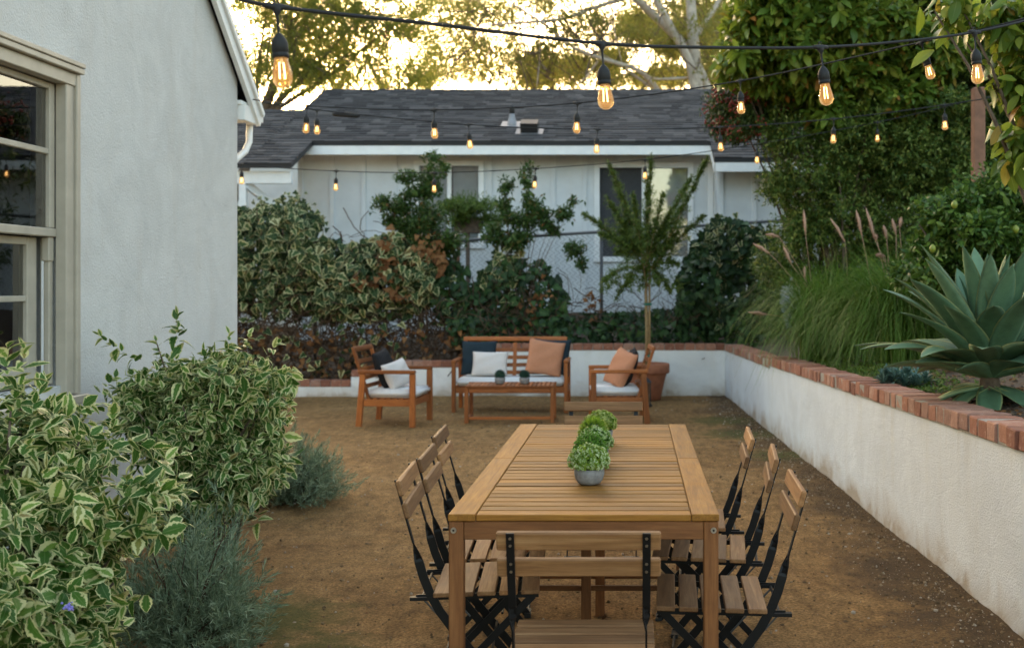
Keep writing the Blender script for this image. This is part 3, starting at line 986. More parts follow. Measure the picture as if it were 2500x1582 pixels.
        # ridge caps
for x0, x1, r1 in ((-10.5, -5.99, 1.86), (-5.99, 1.27, 3.35), (1.27, 8, 3.35)):
    x = x0
    while x < x1:
        k = len(V)
        b_ = min(x + .21, x1)
        V += [rp(x, r1 - .13, .0), rp(b_, r1 - .13, .0), rp(b_, r1, .035), rp(x, r1, .028), rp(b_, r1 + .13, -.03), rp(x, r1 + .13, -.03)]
        F += [(k, k + 1, k + 2, k + 3), (k + 3, k + 2, k + 4, k + 5)]
        RN += [rng.random()] * 6
        x += .21
tag(obj('shingles', np_mesh('shingles', np.array(V), np.array(F), None, np.array(RN), False), M['shingle'], nr), kind='stuff')
L_ = lambda *p: Vector(p) - Vector(o)
# fascias
beam('fascia', L_(-6.02, NY + .02, 3.715), L_(1.28, NY + .02, 3.715), .03, .165, M['white'], nh)
beam('fascia', L_(1.30, NY - .86, 3.345), L_(8, NY - .86, 3.345), .03, .16, M['white'], nh)
beam('fascia', L_(1.285, NY - .84, 3.34), L_(1.285, NY + .05, 3.71), .03, .16, M['white'], nh)
beam('porch_beam', L_(-10.4, NY - 1.0, 3.16), L_(-5.3, NY - 1.0, 3.16), .10, .19, M['white'], nh)
beam('porch_post', L_(-6.05, NY - 1.0, .3), L_(-6.05, NY - 1.0, 3.06), .11, .11, M['white'], nh, up=(0, 1, 0))
beam('porch_brace', L_(-6.0, NY - 1.0, 3.05), L_(-5.45, NY - .2, 2.5), .07, .12, M['white'], nh)
beam('porch_rail', L_(-10.4, NY - .6, 2.95), L_(-5.72, NY - .6, 2.55), .08, .13, M['white'], nh)
mb = MB().add([rp(-10.4, -1.1, -.08), rp(-5.9, -1.1, -.08), rp(-5.9, 1.8, -.08), rp(-10.4, 1.8, -.08)], [(3, 2, 1, 0)])
obj('porch_soffit', mb.mesh('porch_soffit'), M['white'], nh)
# walls
WY = 19.0
holes = [(-.56, .93, 1.97, 3.47), (-3.6, -2.6, 2.2, 3.5)]
mb = MB()
wall_sheet(mb, -5.65, 1.36, .3, 3.80, holes, lambda u, dep, z: np.array([u, WY + dep, z]) - o, .14)
mb.add([np.array(p) - o for p in ((-5.65, WY, .3), (-5.65, WY + 6, .3), (-5.65, WY + 6, 3.8), (-5.65, WY, 3.8))], [(0, 1, 2, 3)])
WR = 18.15
wall_sheet(mb, 1.36, 8, .3, 3.45, [], lambda u, dep, z: np.array([u, WR + dep, z]) - o, .14)
mb.add([np.array(p) - o for p in ((1.36, WR, .3), (1.36, WY, .3), (1.36, WY, 3.8), (1.36, WR, 3.45))], [(0, 1, 2, 3)])
obj('wall', mb.mesh('wall'), M['siding'], nh)
def inhole(x): return any(a - .1 < x < b + .1 for a, b, _, _ in holes)
x = -5.60
while x < 1.3:
    if inhole(x):
        for a, b, z0, z1 in holes:
            if a - .1 < x < b + .1:
                beam('batten', L_(x, WY - .019, .3), L_(x, WY - .019, z0 - .11), .075, .036, M['siding'], nh, up=(0, -1, 0))
                beam('batten', L_(x, WY - .019, z1 + .11), L_(x, WY - .019, 3.78), .075, .036, M['siding'], nh, up=(0, -1, 0))
    else:
        beam('batten', L_(x, WY - .019, .3), L_(x, WY - .019, 3.78), .075, .036, M['siding'], nh, up=(0, -1, 0))
    x += .532
beam('corner_board', L_(1.31, WY - .013, .3), L_(1.31, WY - .013, 3.76), .09, .024, M['white'], nh, up=(0, -1, 0))
for x in np.arange(1.42, 7.9, .532):
    beam('batten', L_(x, WR - .019, .3), L_(x, WR - .019, 3.44), .075, .036, M['siding'], nh, up=(0, -1, 0))
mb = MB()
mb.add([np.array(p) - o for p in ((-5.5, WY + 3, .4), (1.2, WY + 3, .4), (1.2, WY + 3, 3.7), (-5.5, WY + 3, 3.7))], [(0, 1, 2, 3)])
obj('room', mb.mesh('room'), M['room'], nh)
# windows
for k, (a, b, z0, z1) in enumerate(holes):
    wv = bpy.data.objects.new('window', None); COL.objects.link(wv); wv.parent = nh
    t = .09
    y = WY - .02
    beam('frame', L_(a - t, y, z1 + t / 2), L_(b + t, y, z1 + t / 2), .04, t, M['white'], wv)
    beam('frame', L_(a - t, y, z0 - t / 2), L_(b + t, y, z0 - t / 2), .06, t, M['white'], wv)
    for x in (a - t / 2, b + t / 2):
        beam('frame', L_(x, y, z0 + .001), L_(x, y, z1 - .001), t, .04, M['white'], wv, up=(0, -1, 0))
    mid = (a + b) / 2 - .0
    beam('mullion', L_(mid, WY + .03, z0), L_(mid, WY + .03, z1), .07, .05, M['white'], wv, up=(0, -1, 0))
    for (u0, u1, mt) in ((a, mid - .035, 'screen' if k == 0 else 'farglass'), (mid + .035, b, 'farglass')):
        mb = MB().add([L_(u0, WY + .05, z0), L_(u1, WY + .05, z0), L_(u1, WY + .052, z1), L_(u0, WY + .052, z1)], [(0, 1, 2, 3)])
        obj('pane', mb.mesh('pane'), M[mt], wv)
        if mt == 'farglass':
            mb = MB().add([L_(u0, WY + .2, z0), L_(u1, WY + .2, z0), L_(u1, WY + .2, z1), L_(u0, WY + .2, z1)], [(0, 1, 2, 3)])
            obj('reflection_sheet', mb.mesh('reflection_sheet'), M['reflection_and_cord'], wv)  # pale sheet added behind the glass to imitate its bright reflection
# roof vents
r_ = 1.05
def on_roof(px, py):
    yy = (VY - py) / FPX
    r = (NZ - CAM_H - yy * NY) / (yy - NS)
    return np.array([(px - VX) * (NY + r) / FPX, NY + r, NZ + NS * r])
p = on_roof(1250, 307)
mb = MB()
mb.lathe([(.11, -.04), (.085, .03), (.05, .16), (.045, .2)], 14, p - o)
v1 = obj('vent_pipe', mb.mesh('vent_pipe', True), M['flash'], nh)
obj('vent_cap', MB().lathe([(.045, .16), (.045, .33), (.04, .34)], 14, p - o).mesh('vent_cap', True), M['vent'], v1)
def tilt_plate(c, sx, sy, t):
    e = np.array([0, 1, NS]) / math.hypot(1, NS); nrm = np.array([0, -NS, 1]) / math.hypot(1, NS)
    return [c - o + a * np.array([1, 0, 0]) * sx / 2 + b * e * sy / 2 + k * nrm * t + nrm * .022 for k in (0, 1) for a, b in ((-1, -1), (1, -1), (1, 1), (-1, 1))]
BX = [(3, 2, 1, 0), (4, 5, 6, 7), (0, 1, 5, 4), (1, 2, 6, 5), (2, 3, 7, 6), (3, 0, 4, 7)]
obj('vent_flashing', MB().add(tilt_plate(p, .36, .36, .006), BX).mesh('vent_flashing'), M['flash'], nh)
p = on_roof(1293, 325)
obj('vent_flashing', MB().add(tilt_plate(p, .46, .34, .006), BX).mesh('vent_flashing'), M['flash'], nh)
obj('vent_hood', MB().add(tilt_plate(p + np.array([0, .02, .008]), .29, .28, .17), BX).mesh('vent_hood'), M['vent'], nh)

# far white garage seen under the porch
fh = thing('far_garage', 'white gabled garage with a grey roof glimpsed beyond the open porch', 'garage', (-11, 26, 0))
o = np.array(fh.location)
mb = MB().add([np.array(p) - o for p in ((-16, 26, 0), (-6.5, 26, 0), (-6.5, 26, 4.2), (-11.2, 26, 6.2), (-16, 26, 4.2), (-16, 32, 0), (-6.5, 32, 0), (-6.5, 32, 4.2), (-11.2, 32, 6.2), (-16, 32, 4.2))],
              [(0, 1, 2, 3, 4), (9, 8, 7, 6, 5), (1, 6, 7, 2), (0, 4, 9, 5)])
obj('wall', mb.mesh('wall'), M['siding'], fh)
mb = MB()
for sgn, xe in ((1, -6.1), (-1, -16.4)):
    vs = [(-11.2, 25.6, 6.26), (xe, 25.6, 4.1), (xe, 32.4, 4.1), (-11.2, 32.4, 6.26)]
    mb.add([np.array(p) - o for p in vs] + [np.array(p) - o + np.array([0, 0, .12]) for p in vs], BX)
obj('roof', mb.mesh('roof'), M['shingle'], fh)
for xe in (-6.1, -16.4):
    beam('rake_board', Vector((-11.2, 25.58, 6.2)) - Vector(o), Vector((xe, 25.58, 4.05)) - Vector(o), .04, .2, M['white'], fh)

# ================================================================== CHAIN LINK FENCE
cf = thing('chain_link_fence', 'galvanised chain link fence with a top rail overgrown by ivy', 'fence', (-2, 16.1, .5))
o = np.array(cf.location)
FY = 16.1
def ft(x): return 2.12 + (x + 2.6) * .062         # top rail height
fx0, fx1 = -7.2, 3.4
obj('top_rail', MB().tube([np.array([x, FY, ft(x)]) - o for x in np.linspace(fx0, fx1, 12)], .022, 8).mesh('top_rail', True), M['galv'], cf)
for x in np.arange(-6.6, 3.4, 2.05):
    obj('post', MB().tube([np.array([x, FY + .035, .3]) - o, np.array([x, FY + .035, ft(x) + .03]) - o], .024, 8).mesh('post', True), M['post'] if abs(x + 2.5) < .1 else M['galv'], cf)
mb = MB()
st = .078
nw = int((fx1 - fx0) / st)
for i in range(nw):
    x = fx0 + i * st
    pts = []
    z = .55
    k = 0
    while z < ft(x) - .0:
        pts.append(np.array([x + (st * .98 if k % 2 else 0), FY - .005 + (.006 if k % 2 else 0), z]) - o)
        z += st * .62
        k += 1
    pts.append(pts[-1] + np.array([0, 0, .05]))
    mb.tube(pts, .0042, 3, False)
tag(obj('wire_mesh', mb.mesh('wire_mesh', True), M['galv'], cf), kind='stuff')

# brown timber post among the shrubs
pc = at(2388, 215, 9.3)
ps = thing('timber_post', 'square reddish brown timber post standing among the citrus leaves', 'post', (pc[0], 9.3, .8))
beam('shaft', (0, 0, -.1), (0, 0, pc[2] - .8), .095, .095, M['post'], ps, up=(0, 1, 0), b=.008)

# ================================================================== DINING TABLE
TX, TY0, TY1, TZ, TW = -.158, 3.61, 5.945, .765, .87
tb = thing('dining_table', 'long slatted hardwood dining table standing on the bare earth', 'table', (TX, (TY0 + TY1) / 2, 0))
hl, hw = (TY1 - TY0) / 2, TW / 2
bw_ = .088
for s in (-1, 1):
    for y0, y1 in ((-hl, -.0012), (.0012, hl)):
        beam('edge_board', (s * (hw - bw_ / 2), y0, TZ - .0115), (s * (hw - bw_ / 2), y1, TZ - .0115), bw_, .023, M['table'], tb)
ns = 32
pt = (2 * hl) / ns
for i in range(ns):
    y = -hl + (i + .5) * pt
    beam('slat', (-hw + bw_ + .002, y + rng.normal(0, .0006), TZ - .0125 + rng.normal(0, .0006)), (hw - bw_ - .002, y + rng.normal(0, .0006), TZ - .0125 + rng.normal(0, .0006)), pt - .0085, .021, M['table'], tb)
lg = .047
for sx in (-1, 1):
    for sy in (-1, 1):
        beam('leg', (sx * (hw - lg / 2 - .002), sy * (hl - lg / 2 - .004), 0), (sx * (hw - lg / 2 - .002), sy * (hl - lg / 2 - .004), TZ - .025), lg, lg, M['apron'], tb, up=(0, 1, 0), b=.003)
        for z in (TZ - .052,):
            mb = MB().tube([(sx * (hw - .018), sy * (hl - .003), z), (sx * (hw - .018), sy * (hl + .001), z)], .0095, 14)
            bl = obj('bolt', mb.mesh('bolt'), M['steel'], tb)
            mb = MB().tube([(sx * (hw - .018), sy * (hl + .0008), z), (sx * (hw - .018), sy * (hl + .0016), z)], .0042, 6)
            obj('bolt_socket', mb.mesh('bolt_socket'), M['vent'], bl)
for sy in (-1, 1):
    beam('apron', (-hw + lg + .003, sy * (hl - .018), TZ - .054), (hw - lg - .003, sy * (hl - .018), TZ - .054), .022, .058, M['apron'], tb)
for sx in (-1, 1):
    beam('apron', (sx * (hw - .02), -hl + lg + .006, TZ - .054), (sx * (hw - .02), hl - lg - .006, TZ - .054), .022, .058, M['apron'], tb)
for x, y in ((-.045, .12), (.01, .32)):
    beam('center_leg', (x, y, 0), (x, y, TZ - .03), .042, .042, M['apron'], tb, up=(0, 1, 0))
for y in (.12, .32):
    beam('center_stretcher', (-.30, y + .03, .175), (.33, y + .03, .175), .018, .022, M['apron'], tb)
    beam('center_rail', (-hw + .05, y + .03, TZ - .05), (hw - .05, y + .03, TZ - .05), .018, .045, M['apron'], tb)

# ================================================================== FOLDING CHAIRS
def make_chair():
    t = thing('folding_chair', '', 'chair', group='folding bistro chairs around the dining table')
    tilt = Vector((0, -.285, 1)).normalized()
    fwd = Vector((0, tilt.z, -tilt.y))
    bx = .188
    def backpt(z): return Vector((0, -.226 - (z - .505) * .285, z))
    for z in (.790, .712):
        c = backpt(z) + fwd * .0125
        beam('backrest_slat', c + Vector((-.2275, 0, 0)), c + Vector((.2275, 0, 0)), .054, .019, M['chair'], t, up=fwd, b=.004)
    for i in range(5):
        y = -.150 + i * .0765
        beam('seat_slat', (-.215, y, .418 + i * .0015), (.215, y, .418 + i * .0015), .063, .016, M['chair'], t, up=(0, -.02, 1), b=.003)
    for s in (-1, 1):
        # long bar: flat at the back, twisted edge-on below
        yz = [(-.315, .818), (-.290, .73), (-.266, .645), (-.253, .60), (-.243, .565), (-.233, .53), (-.217, .475), (-.193, .415), (-.16, .355), (-.105, .28), (.0, .15), (.115, .012)]
        pts, wd, td = [], [], []
        for k, (y, z) in enumerate(yz):
            a = min(max((.60 - z) / .07, 0), 1) * math.pi / 2
            p0, p1 = np.array(yz[max(k - 1, 0)]), np.array(yz[min(k + 1, len(yz) - 1)])
            tg = norm(p0 - p1)
            side = np.array([1, 0, 0]); inpl = np.array([0, tg[1], -tg[0]])
            wd.append(side * math.cos(a) + inpl * math.sin(a))
            td.append(-side * math.sin(a) + inpl * math.cos(a))
            pts.append((s * bx, y, z))
        sb = obj('side_bar', MB().strip(pts, wd, td, [.0225] * 4 + [.026] + [.031] * 7, .0055).mesh('side_bar'), M['black'], t)
        ly = norm(np.array([.40, .41]))
        wv = np.array([0, ly[1], ly[0]])
        obj('leg', MB().strip([(s * .166, .165, .400), (s * .166, -.215, .012)], [np.array([0, .73, -.68])] * 2, [(1, 0, 0)] * 2, .026, .0055).mesh('leg'), M['black'], t)
        obj('seat_rail', MB().strip([(s * .174, -.245, .402), (s * .174, .185, .406)], [(0, 0, 1)] * 2, [(1, 0, 0)] * 2, .02, .006).mesh('seat_rail'), M['black'], t)
        obj('hook_plate', MB().strip([(s * .179, -.265, .400), (s * .179, -.19, .400)], [(1, 0, 0)] * 2, [(0, 0, 1)] * 2, .024, .012).mesh('hook_plate'), M['black'], t)
        obj('folding_rod', MB().tube([(s * .158, -.225, .395), (s * .158, -.08, .235)], .0035, 6).mesh('folding_rod'), M['galv'], t)
        for y in (.115, -.215):
            obj('foot', MB().strip([(s * .12, y, .011), (s * .205, y, .011)], [(0, 1, 0)] * 2, [(0, 0, 1)] * 2, .028, .02).mesh('foot'), M['rubber'], t)
        for z in (.803, .782, .728, .705):
            c = backpt(z) + Vector((s * bx, 0, 0))
            obj('screw', MB().tube([c - fwd * .002, c - fwd * .0042], .0042, 8).mesh('screw'), M['steel'], sb)
    for y, z, r_ in ((.115, .013, .006), (-.215, .013, .006), (.02, .205, .005), (-.225, .400, .005)):
        obj('crossbar', MB().tube([(-.185, y, z), (.185, y, z)], r_, 6).mesh('crossbar'), M['black'], t)
    return t
chair0 = make_chair()
CH = [(-.15, 3.41, 0, 'folding chair at the table end with its back and bolted steel bars in full view'),
      (-.17, 6.245, 180, 'folding chair facing down the table from behind the row of small potted plants'),
      (-.53, 4.15, -90 + 4, 'folding chair on the side of the variegated shrubs, beside the table leg with bolt'),
      (-.545, 4.63, -90 + 3, 'middle folding chair of the three on the variegated shrub side of the table'),
      (-.60, 5.27, -90 + 3, 'folding chair on the shrub side of the table, farthest from the bolted legs'),
      (.272, 3.95, 90 - 2, 'folding chair on the white retaining wall side, beside the bolted table leg'),
      (.28, 4.635, 90 - 5, 'middle folding chair of the three on the retaining wall side of the table'),
      (.24, 5.20, 90 - 3, 'folding chair on the retaining wall side, farthest from the bolted table legs')]
for i, (x, y, a, lab) in enumerate(CH):
    c = chair0 if i == 0 else copy_tree(chair0)
    c.location = (x, y, 0); c.rotation_euler = (0, 0, R(a)); c['label'] = lab

# ================================================================== POTS ON THE TABLE
def pot_plant(x, y, z, label, kind, rp_=.056, hp=.058, rb=.072, seed=0, cat='potted plant', group='small potted plants in a row on the dining table', potmat='concrete'):
    r = np.random.default_rng(100 + seed)
    t = thing('potted_plant', label, cat, (x, y, z), 0, group)
    pr = [(rp_ * .55, 0), (rp_ * .72, .004), (rp_ * .9, hp * .3), (rp_, hp * .65), (rp_ * 1.0, hp), (rp_ * .93, hp), (rp_ * .9, hp * .85)]
    obj('pot', MB().lathe(pr, 28).mesh('pot', True), M[potmat], t)
    c = np.array([x, y, z + hp + rb * .35])
    u = norm(r.normal(size=(900, 3)))
    u = u[u[:, 2] > -.35]
    if kind == 'flower':
        p = c + u * rb * np.array([1, 1, .85]) * r.uniform(.75, 1.05, (len(u), 1))
        Mx, T = shoot_leaves(r, p, u, 5, .02, .016, (20, 80), .1)
        add_foliage(t, T_ROUND, Mx, T, M['pg2'] if seed != 3 else M['pg1'], r)
        f = p[r.random(len(p)) < (.6 if seed < 5 else .6)]
        Mx, T = shoot_leaves(r, f + norm(f - c) * .006, norm(f - c), 5, .004, .0105, (50, 90), 0)
        add_foliage(t, T_ROUND, Mx, T, M['pg3'] if seed < 5 else M['pg5'], r, name='blossom')
    elif kind == 'grass':
        p = c + u * rb * r.uniform(.95, 1.12, (len(u), 1))
        Mx, T = shoot_leaves(r, p - u * .045, u, 3, .01, .055, (2, 22), 0)
        add_foliage(t, T_NEEDLE, Mx, T, M['pg2'], r)
        Mx, T = shoot_leaves(r, p - u * .06, u, 4, .012, .05, (5, 40), 0)
        add_foliage(t, T_NEEDLE, Mx, T, M['pg1'], r)
    elif kind == 'fine':
        p = c + u * rb * r.uniform(.7, 1.0, (len(u), 1))
        Mx, T = shoot_leaves(r, p, u, 8, .02, .012, (20, 90), .1)
        add_foliage(t, T_ROUND, Mx, T, M['pg1'], r)
    else:
        p = c + u * rb * r.uniform(.6, 1.0, (len(u), 1))
        Mx, T = shoot_leaves(r, p, u, 5, .02, .02, (15, 70), .1)
        add_foliage(t, T_SIMPLE, Mx, T, M['pg4'], r)
    # added dark filler heart so the ball is not hollow
    obj('filler_core', MB().lathe([(.001, hp * .8), (rb * .62, hp * .95), (rb * .72, hp + rb * .35), (rb * .5, hp + rb * .8), (.002, hp + rb)], 12).mesh('filler_core', True), M['pg1m'], t)
    return t
M['pg1m'] = plain('dark_filler', (.03, .07, .012), .9, 0, .4, 60)  # dark green of the filler heart inside the leaf balls
pot_plant(-.161, 4.16, TZ, 'round pale flowering plant whose grey concrete pot stands fully in view', 'flower', seed=1)
pot_plant(-.170, 4.44, TZ, 'tight ball of plain fine green leaves, second in the row of table pots', 'fine', seed=2)
pot_plant(-.157, 4.67, TZ, 'white flecked flowering ball in the middle of the row of table pots', 'flower', seed=3)
pot_plant(-.178, 5.03, TZ, 'spiky bright green grass ball on the dining table', 'grass', seed=4)
pot_plant(-.150, 5.27, TZ, 'yellow green flowering ball last in the row, next to the far chair', 'flower', seed=5)

# ================================================================== LOUNGE SET
def pillow(name, wd, ht, th, mat, label, cen, rot, group=None, seed=0, n=18):
    """puffed square cushion; lies in local xz, thickness along y"""
    r = np.random.default_rng(seed)
    V, F = [], []
    g = np.linspace(-1, 1, n)
    for s in (1, -1):
        k0 = len(V)
        for j in range(n):
            for i in range(n):
                u, v = g[i], g[j]
                pinch = 1 - .09 * (1 - v * v) * 0 - .07 * (1 - abs(v) ** 2) * abs(u) ** 3
                pinch2 = 1 - .07 * (1 - abs(u) ** 2) * abs(v) ** 3
                t = th / 2 * ((1 - abs(u) ** 3.2) * (1 - abs(v) ** 3.2)) ** .5
                t *= 1 + .10 * math.sin(3.1 * u + 1.3 * v + seed) + .07 * math.sin(7 * v - 4 * u + seed * 2)
                V.append((u * wd / 2 * pinch, s * t, v * ht / 2 * pinch2 + (.0)))
        for j in range(n - 1):
            for i in range(n - 1):
                a = k0 + j * n + i
                q = (a, a + 1, a + n + 1, a + n)
                F.append(q if s < 0 else q[::-1])
    V = np.array(V)
    me = np_mesh(name, V, np.array(F), None)
    bm = bmesh.new(); bm.from_mesh(me); bmesh.ops.remove_doubles(bm, verts=bm.verts, dist=.0006); bm.to_mesh(me); bm.free()
    me.polygons.foreach_set('use_smooth', [True] * len(me.polygons))
    ob = obj(name, me, mat)
    ob.location = cen
    ob.rotation_euler = rot
    return tag(ob, label, 'pillow', group or 'throw pillows on the lounge seats')

def cushion(parent, wd, dp, h, cen, name='seat_cushion'):
    bm = bmesh.new()
    bmesh.ops.create_cube(bm, size=1)
    bmesh.ops.scale(bm, vec=(wd, dp, h), verts=bm.verts)
    bmesh.ops.bevel(bm, geom=bm.edges[:], offset=h * .3, segments=3, affect='EDGES')
    me = bpy.data.meshes.new(name); bm.to_mesh(me); bm.free()
    me.polygons.foreach_set('use_smooth', [True] * len(me.polygons))
    return obj(name, me, M['cushion'], parent, cen)

def lounge_seat(name, label, cat, W, loc, rz, D=.62, arm=.595, back=.82, seat=.30, bays=1):
    """local: sitter faces -y; W along x"""
    t = thing(name, label, cat, loc, rz)
    L = M['lounge']
    hw = W / 2
    for s in (-1, 1):
        x = s * (hw - .0225)
        beam('front_leg', (x, -D / 2 + .03, 0), (x, -D / 2 + .03, arm - .042), .045, .06, L, t, up=(0, 1, 0), b=.004)
        beam('rear_leg', (x, D / 2 - .03, 0), (x, D / 2 - .075, arm - .042), .045, .06, L, t, up=(0, 1, 0), b=.004)
        beam('armrest', (x, -D / 2 - .002, arm - .02), (x, D / 2 - .025, arm - .02), .055, .04, L, t, b=.008)
        beam('seat_rail', (x, -D / 2 + .062, seat - .035), (x, D / 2 - .085, seat - .035), .03, .07, L, t)
    beam('seat_rail', (-hw + .046, -D / 2 + .04, seat - .035), (hw - .046, -D / 2 + .04, seat - .035), .03, .07, L, t)
    beam('seat_rail', (-hw + .046, D / 2 - .10, seat - .035), (hw - .046, D / 2 - .10, seat - .035), .03, .07, L, t)
    for i in range(7):
        y = -D / 2 + .09 + i * (D - .22) / 6
        beam('seat_slat', (-hw + .05, y, seat + .006), (hw - .05, y, seat + .006), .05, .014, L, t)
    # leaning back panel
    lean = Vector((0, .16, .5)).normalized()
    fw = Vector((0, -lean.z, lean.y))
    b0 = Vector((0, D / 2 - .135, seat - .03))
    hgt = (back - (seat - .03)) / lean.z
    for s in (-1, 1):
        c = b0 + Vector((s * (hw - .072), 0, 0))
        beam('back_stile', c, c + lean * (hgt - .0), .045, .03, L, t, up=fw)
    for k in range(1, bays):
        c = b0 + Vector((-hw + .072 + k * (W - .144) / bays, 0, 0))
        beam('back_stile', c + lean * .02, c + lean * (hgt - .045), .045, .026, L, t, up=fw)
    beam('top_rail', b0 + lean * (hgt + .005) + Vector((-hw + .045, 0, 0)), b0 + lean * (hgt + .005) + Vector((hw - .045, 0, 0)), .055, .034, L, t, up=fw, b=.01)
    for k in range(bays):
        xa = -hw + .096 + k * (W - .144) / bays
        xb = -hw + .048 + (k + 1) * (W - .144) / bays
        for i in range(5):
            c = b0 + lean * (.06 + i * (hgt - .12) / 5 + .02)
            beam('back_slat', c + Vector((xa, 0, 0)), c + Vector((xb, 0, 0)), .045, .016, L, t, up=fw)
    cushion(t, W - .10, D - .12, .085, (0, -.05, seat + .058))
    return t
SX, SY = -1.44, 13.47
lounge_seat('garden_sofa', 'two seat slatted orange brown timber sofa with a white seat cushion', 'sofa', 1.36, (SX, SY, 0), 0, .62, .62, .83, .30, 2)
lounge_seat('armchair', 'timber armchair with a charcoal and a cream pillow, in front of the ivy', 'armchair', .72, (-2.575, 12.2, 0), R(90 - 5), .64, .60, .81, .29)
lounge_seat('armchair', 'timber armchair with a terracotta pillow beside the potted tree', 'armchair', .72, (-.155, 12.42, 0), R(-90 + 4), .64, .59, .80, .29)
CX, CY = -1.345, 12.45
ct = thing('coffee_table', 'low slatted timber coffee table in front of the garden sofa', 'table', (CX, CY, 0), R(1.5))
cw, cdp, cz = .985, .50, .405
for i in range(20):
    x = -cw / 2 + .012 + (i + .5) * (cw - .024) / 20
    beam('slat', (x, -cdp / 2 + .026, cz - .009), (x, cdp / 2 - .026, cz - .009), .037, .018, M['lounge'], ct)
for s in (-1, 1):
    beam('top_edge', (-cw / 2, s * (cdp / 2 - .012), cz - .010), (cw / 2, s * (cdp / 2 - .012), cz - .010), .024, .022, M['lounge'], ct)
    beam('apron', (-cw / 2 + .05, s * (cdp / 2 - .03), cz - .05), (cw / 2 - .05, s * (cdp / 2 - .03), cz - .05), .02, .055, M['lounge'], ct)
    beam('apron', (s * (cw / 2 - .035), -cdp / 2 + .05, cz - .05), (s * (cw / 2 - .035), cdp / 2 - .05, cz - .05), .02, .055, M['lounge'], ct)
    beam('foot_rail', (s * (cw / 2 - .03), -cdp / 2 + .05, .035), (s * (cw / 2 - .03), cdp / 2 - .05, .035), .03, .035, M['lounge'], ct)
    for q_ in (-1, 1):
        beam('leg', (s * (cw / 2 - .027), q_ * (cdp / 2 - .028), 0), (s * (cw / 2 - .027), q_ * (cdp / 2 - .028), cz - .022), .042, .042, M['lounge'], ct, up=(0, 1, 0))
beam('stretcher', (-cw / 2 + .05, -cdp / 2 + .04, .052), (cw / 2 - .05, -cdp / 2 + .04, .052), .028, .03, M['lounge'], ct)
for i, px in enumerate((1220, 1280)):
    p = at(px, 931, CY - .05)
    pot_plant(p[0], CY - .03, cz, 'tiny dark green succulent on the coffee table, on the ' + ('cream pillow' if i == 0 else 'terracotta pillow') + ' side', 'x', .058, .075, .062, 20 + i, 'potted plant', 'succulents on the coffee table')
sz = .30 + .10
pillow('throw_pillow', .43, .43, .13, M['pteal'], 'dark teal square pillow leaning in the corner of the sofa', (SX - .42, SY + .14, sz + .215), (R(-18), 0, 0), seed=1)
pillow('throw_pillow', .44, .31, .13, M['pwhite'], 'cream lumbar pillow leaning on the teal pillow of the sofa', (SX - .27, SY + .0, sz + .155), (R(-22), 0, R(-4)), seed=2)
pillow('throw_pillow', .45, .45, .14, M['pteal'], 'dark teal pillow hidden behind the terracotta pillow on the sofa', (SX + .46, SY + .145, sz + .225), (R(-17), R(3), 0), seed=3)
pillow('throw_pillow', .44, .44, .14, M['pterra'], 'terracotta square pillow propped at the end of the garden sofa', (SX + .39, SY + .01, sz + .225), (R(-20), R(9), R(4)), seed=4)
ax, ay = -2.575, 12.2
pillow('throw_pillow', .44, .42, .13, M['pchar'], 'charcoal pillow against the slats of the armchair before the ivy', (ax - .12, ay + .06, .39 + .20), (R(-20), R(-6), R(85)), seed=5)
pillow('throw_pillow', .44, .30, .13, M['pwhite'], 'cream lumbar pillow resting in the armchair before the ivy', (ax + .03, ay - .03, .39 + .145), (R(-24), R(-8), R(70)), seed=6)
ax, ay = -.155, 12.42
pillow('throw_pillow', .42, .42, .13, M['pchar'], 'charcoal pillow behind the terracotta one in the armchair by the pot', (ax + .115, ay + .04, .385 + .205), (R(-20), R(4), R(-88)), seed=7)
pillow('throw_pillow', .43, .43, .14, M['pterra'], 'terracotta pillow slumped in the armchair beside the potted tree', (ax + .02, ay - .05, .385 + .20), (R(-26), R(10), R(-62)), seed=8)

# ================================================================== POT, TREE, LANTERN
PX, PY = .18, 14.7
tp = thing('terracotta_pot', 'large terracotta pot behind the armchair holding the young staked tree', 'pot', (PX, PY, 0))
pr = [(.17, 0), (.185, .01), (.235, .25), (.262, .34), (.265, .345), (.292, .35), (.30, .36), (.30, .465), (.292, .475), (.265, .475), (.258, .42), (.01, .42)]
obj('pot', MB().lathe(pr, 36).mesh('pot', True), M['terra'], tp)
obj('soil', MB().lathe([(.25, .40), (.25, .43), (.01, .44)], 20).mesh('soil'), M['soil'], tp)
tr = thing('young_tree', 'slender staked young tree with feathery upswept branches in the terracotta pot', 'tree', (PX, PY, .43))
r = np.random.default_rng(5)
o = np.array(tr.location)
obj('trunk', MB().tube([(0, 0, 0), (.005, 0, .5), (-.01, 0, .95), (0, 0, 1.3), (.01, 0, 1.7)], [.024, .022, .02, .017, .01], 8).mesh('trunk', True), M['stake'], tr)
obj('stake', MB().tube([(.04, -.01, -.02), (.035, -.01, 1.35)], .014, 8).mesh('stake', True), M['stake'], tr)
for z in (.13, .80):
    obj('tie', MB().lathe([(.05, z), (.052, z + .03), (.045, z + .03), (.043, z)], 10, (.018, -.005, 0)).mesh('tie'), M['tie'], tr)
tipsp = [(1485, 395), (1500, 440), (1545, 470), (1590, 375), (1620, 470), (1690, 430), (1728, 385), (1640, 510), (1720, 525), (1420, 520), (1460, 570), (1500, 620), (1640, 600), (1660, 650), (1470, 690), (1560, 560), (1600, 620), (1520, 540), (1660, 560), (1480, 480), (1570, 700), (1640, 720), (1500, 735), (1580, 430), (1530, 690), (1610, 700), (1670, 500), (1510, 560)]
mbb = MB()
Pp, Dd = [], []
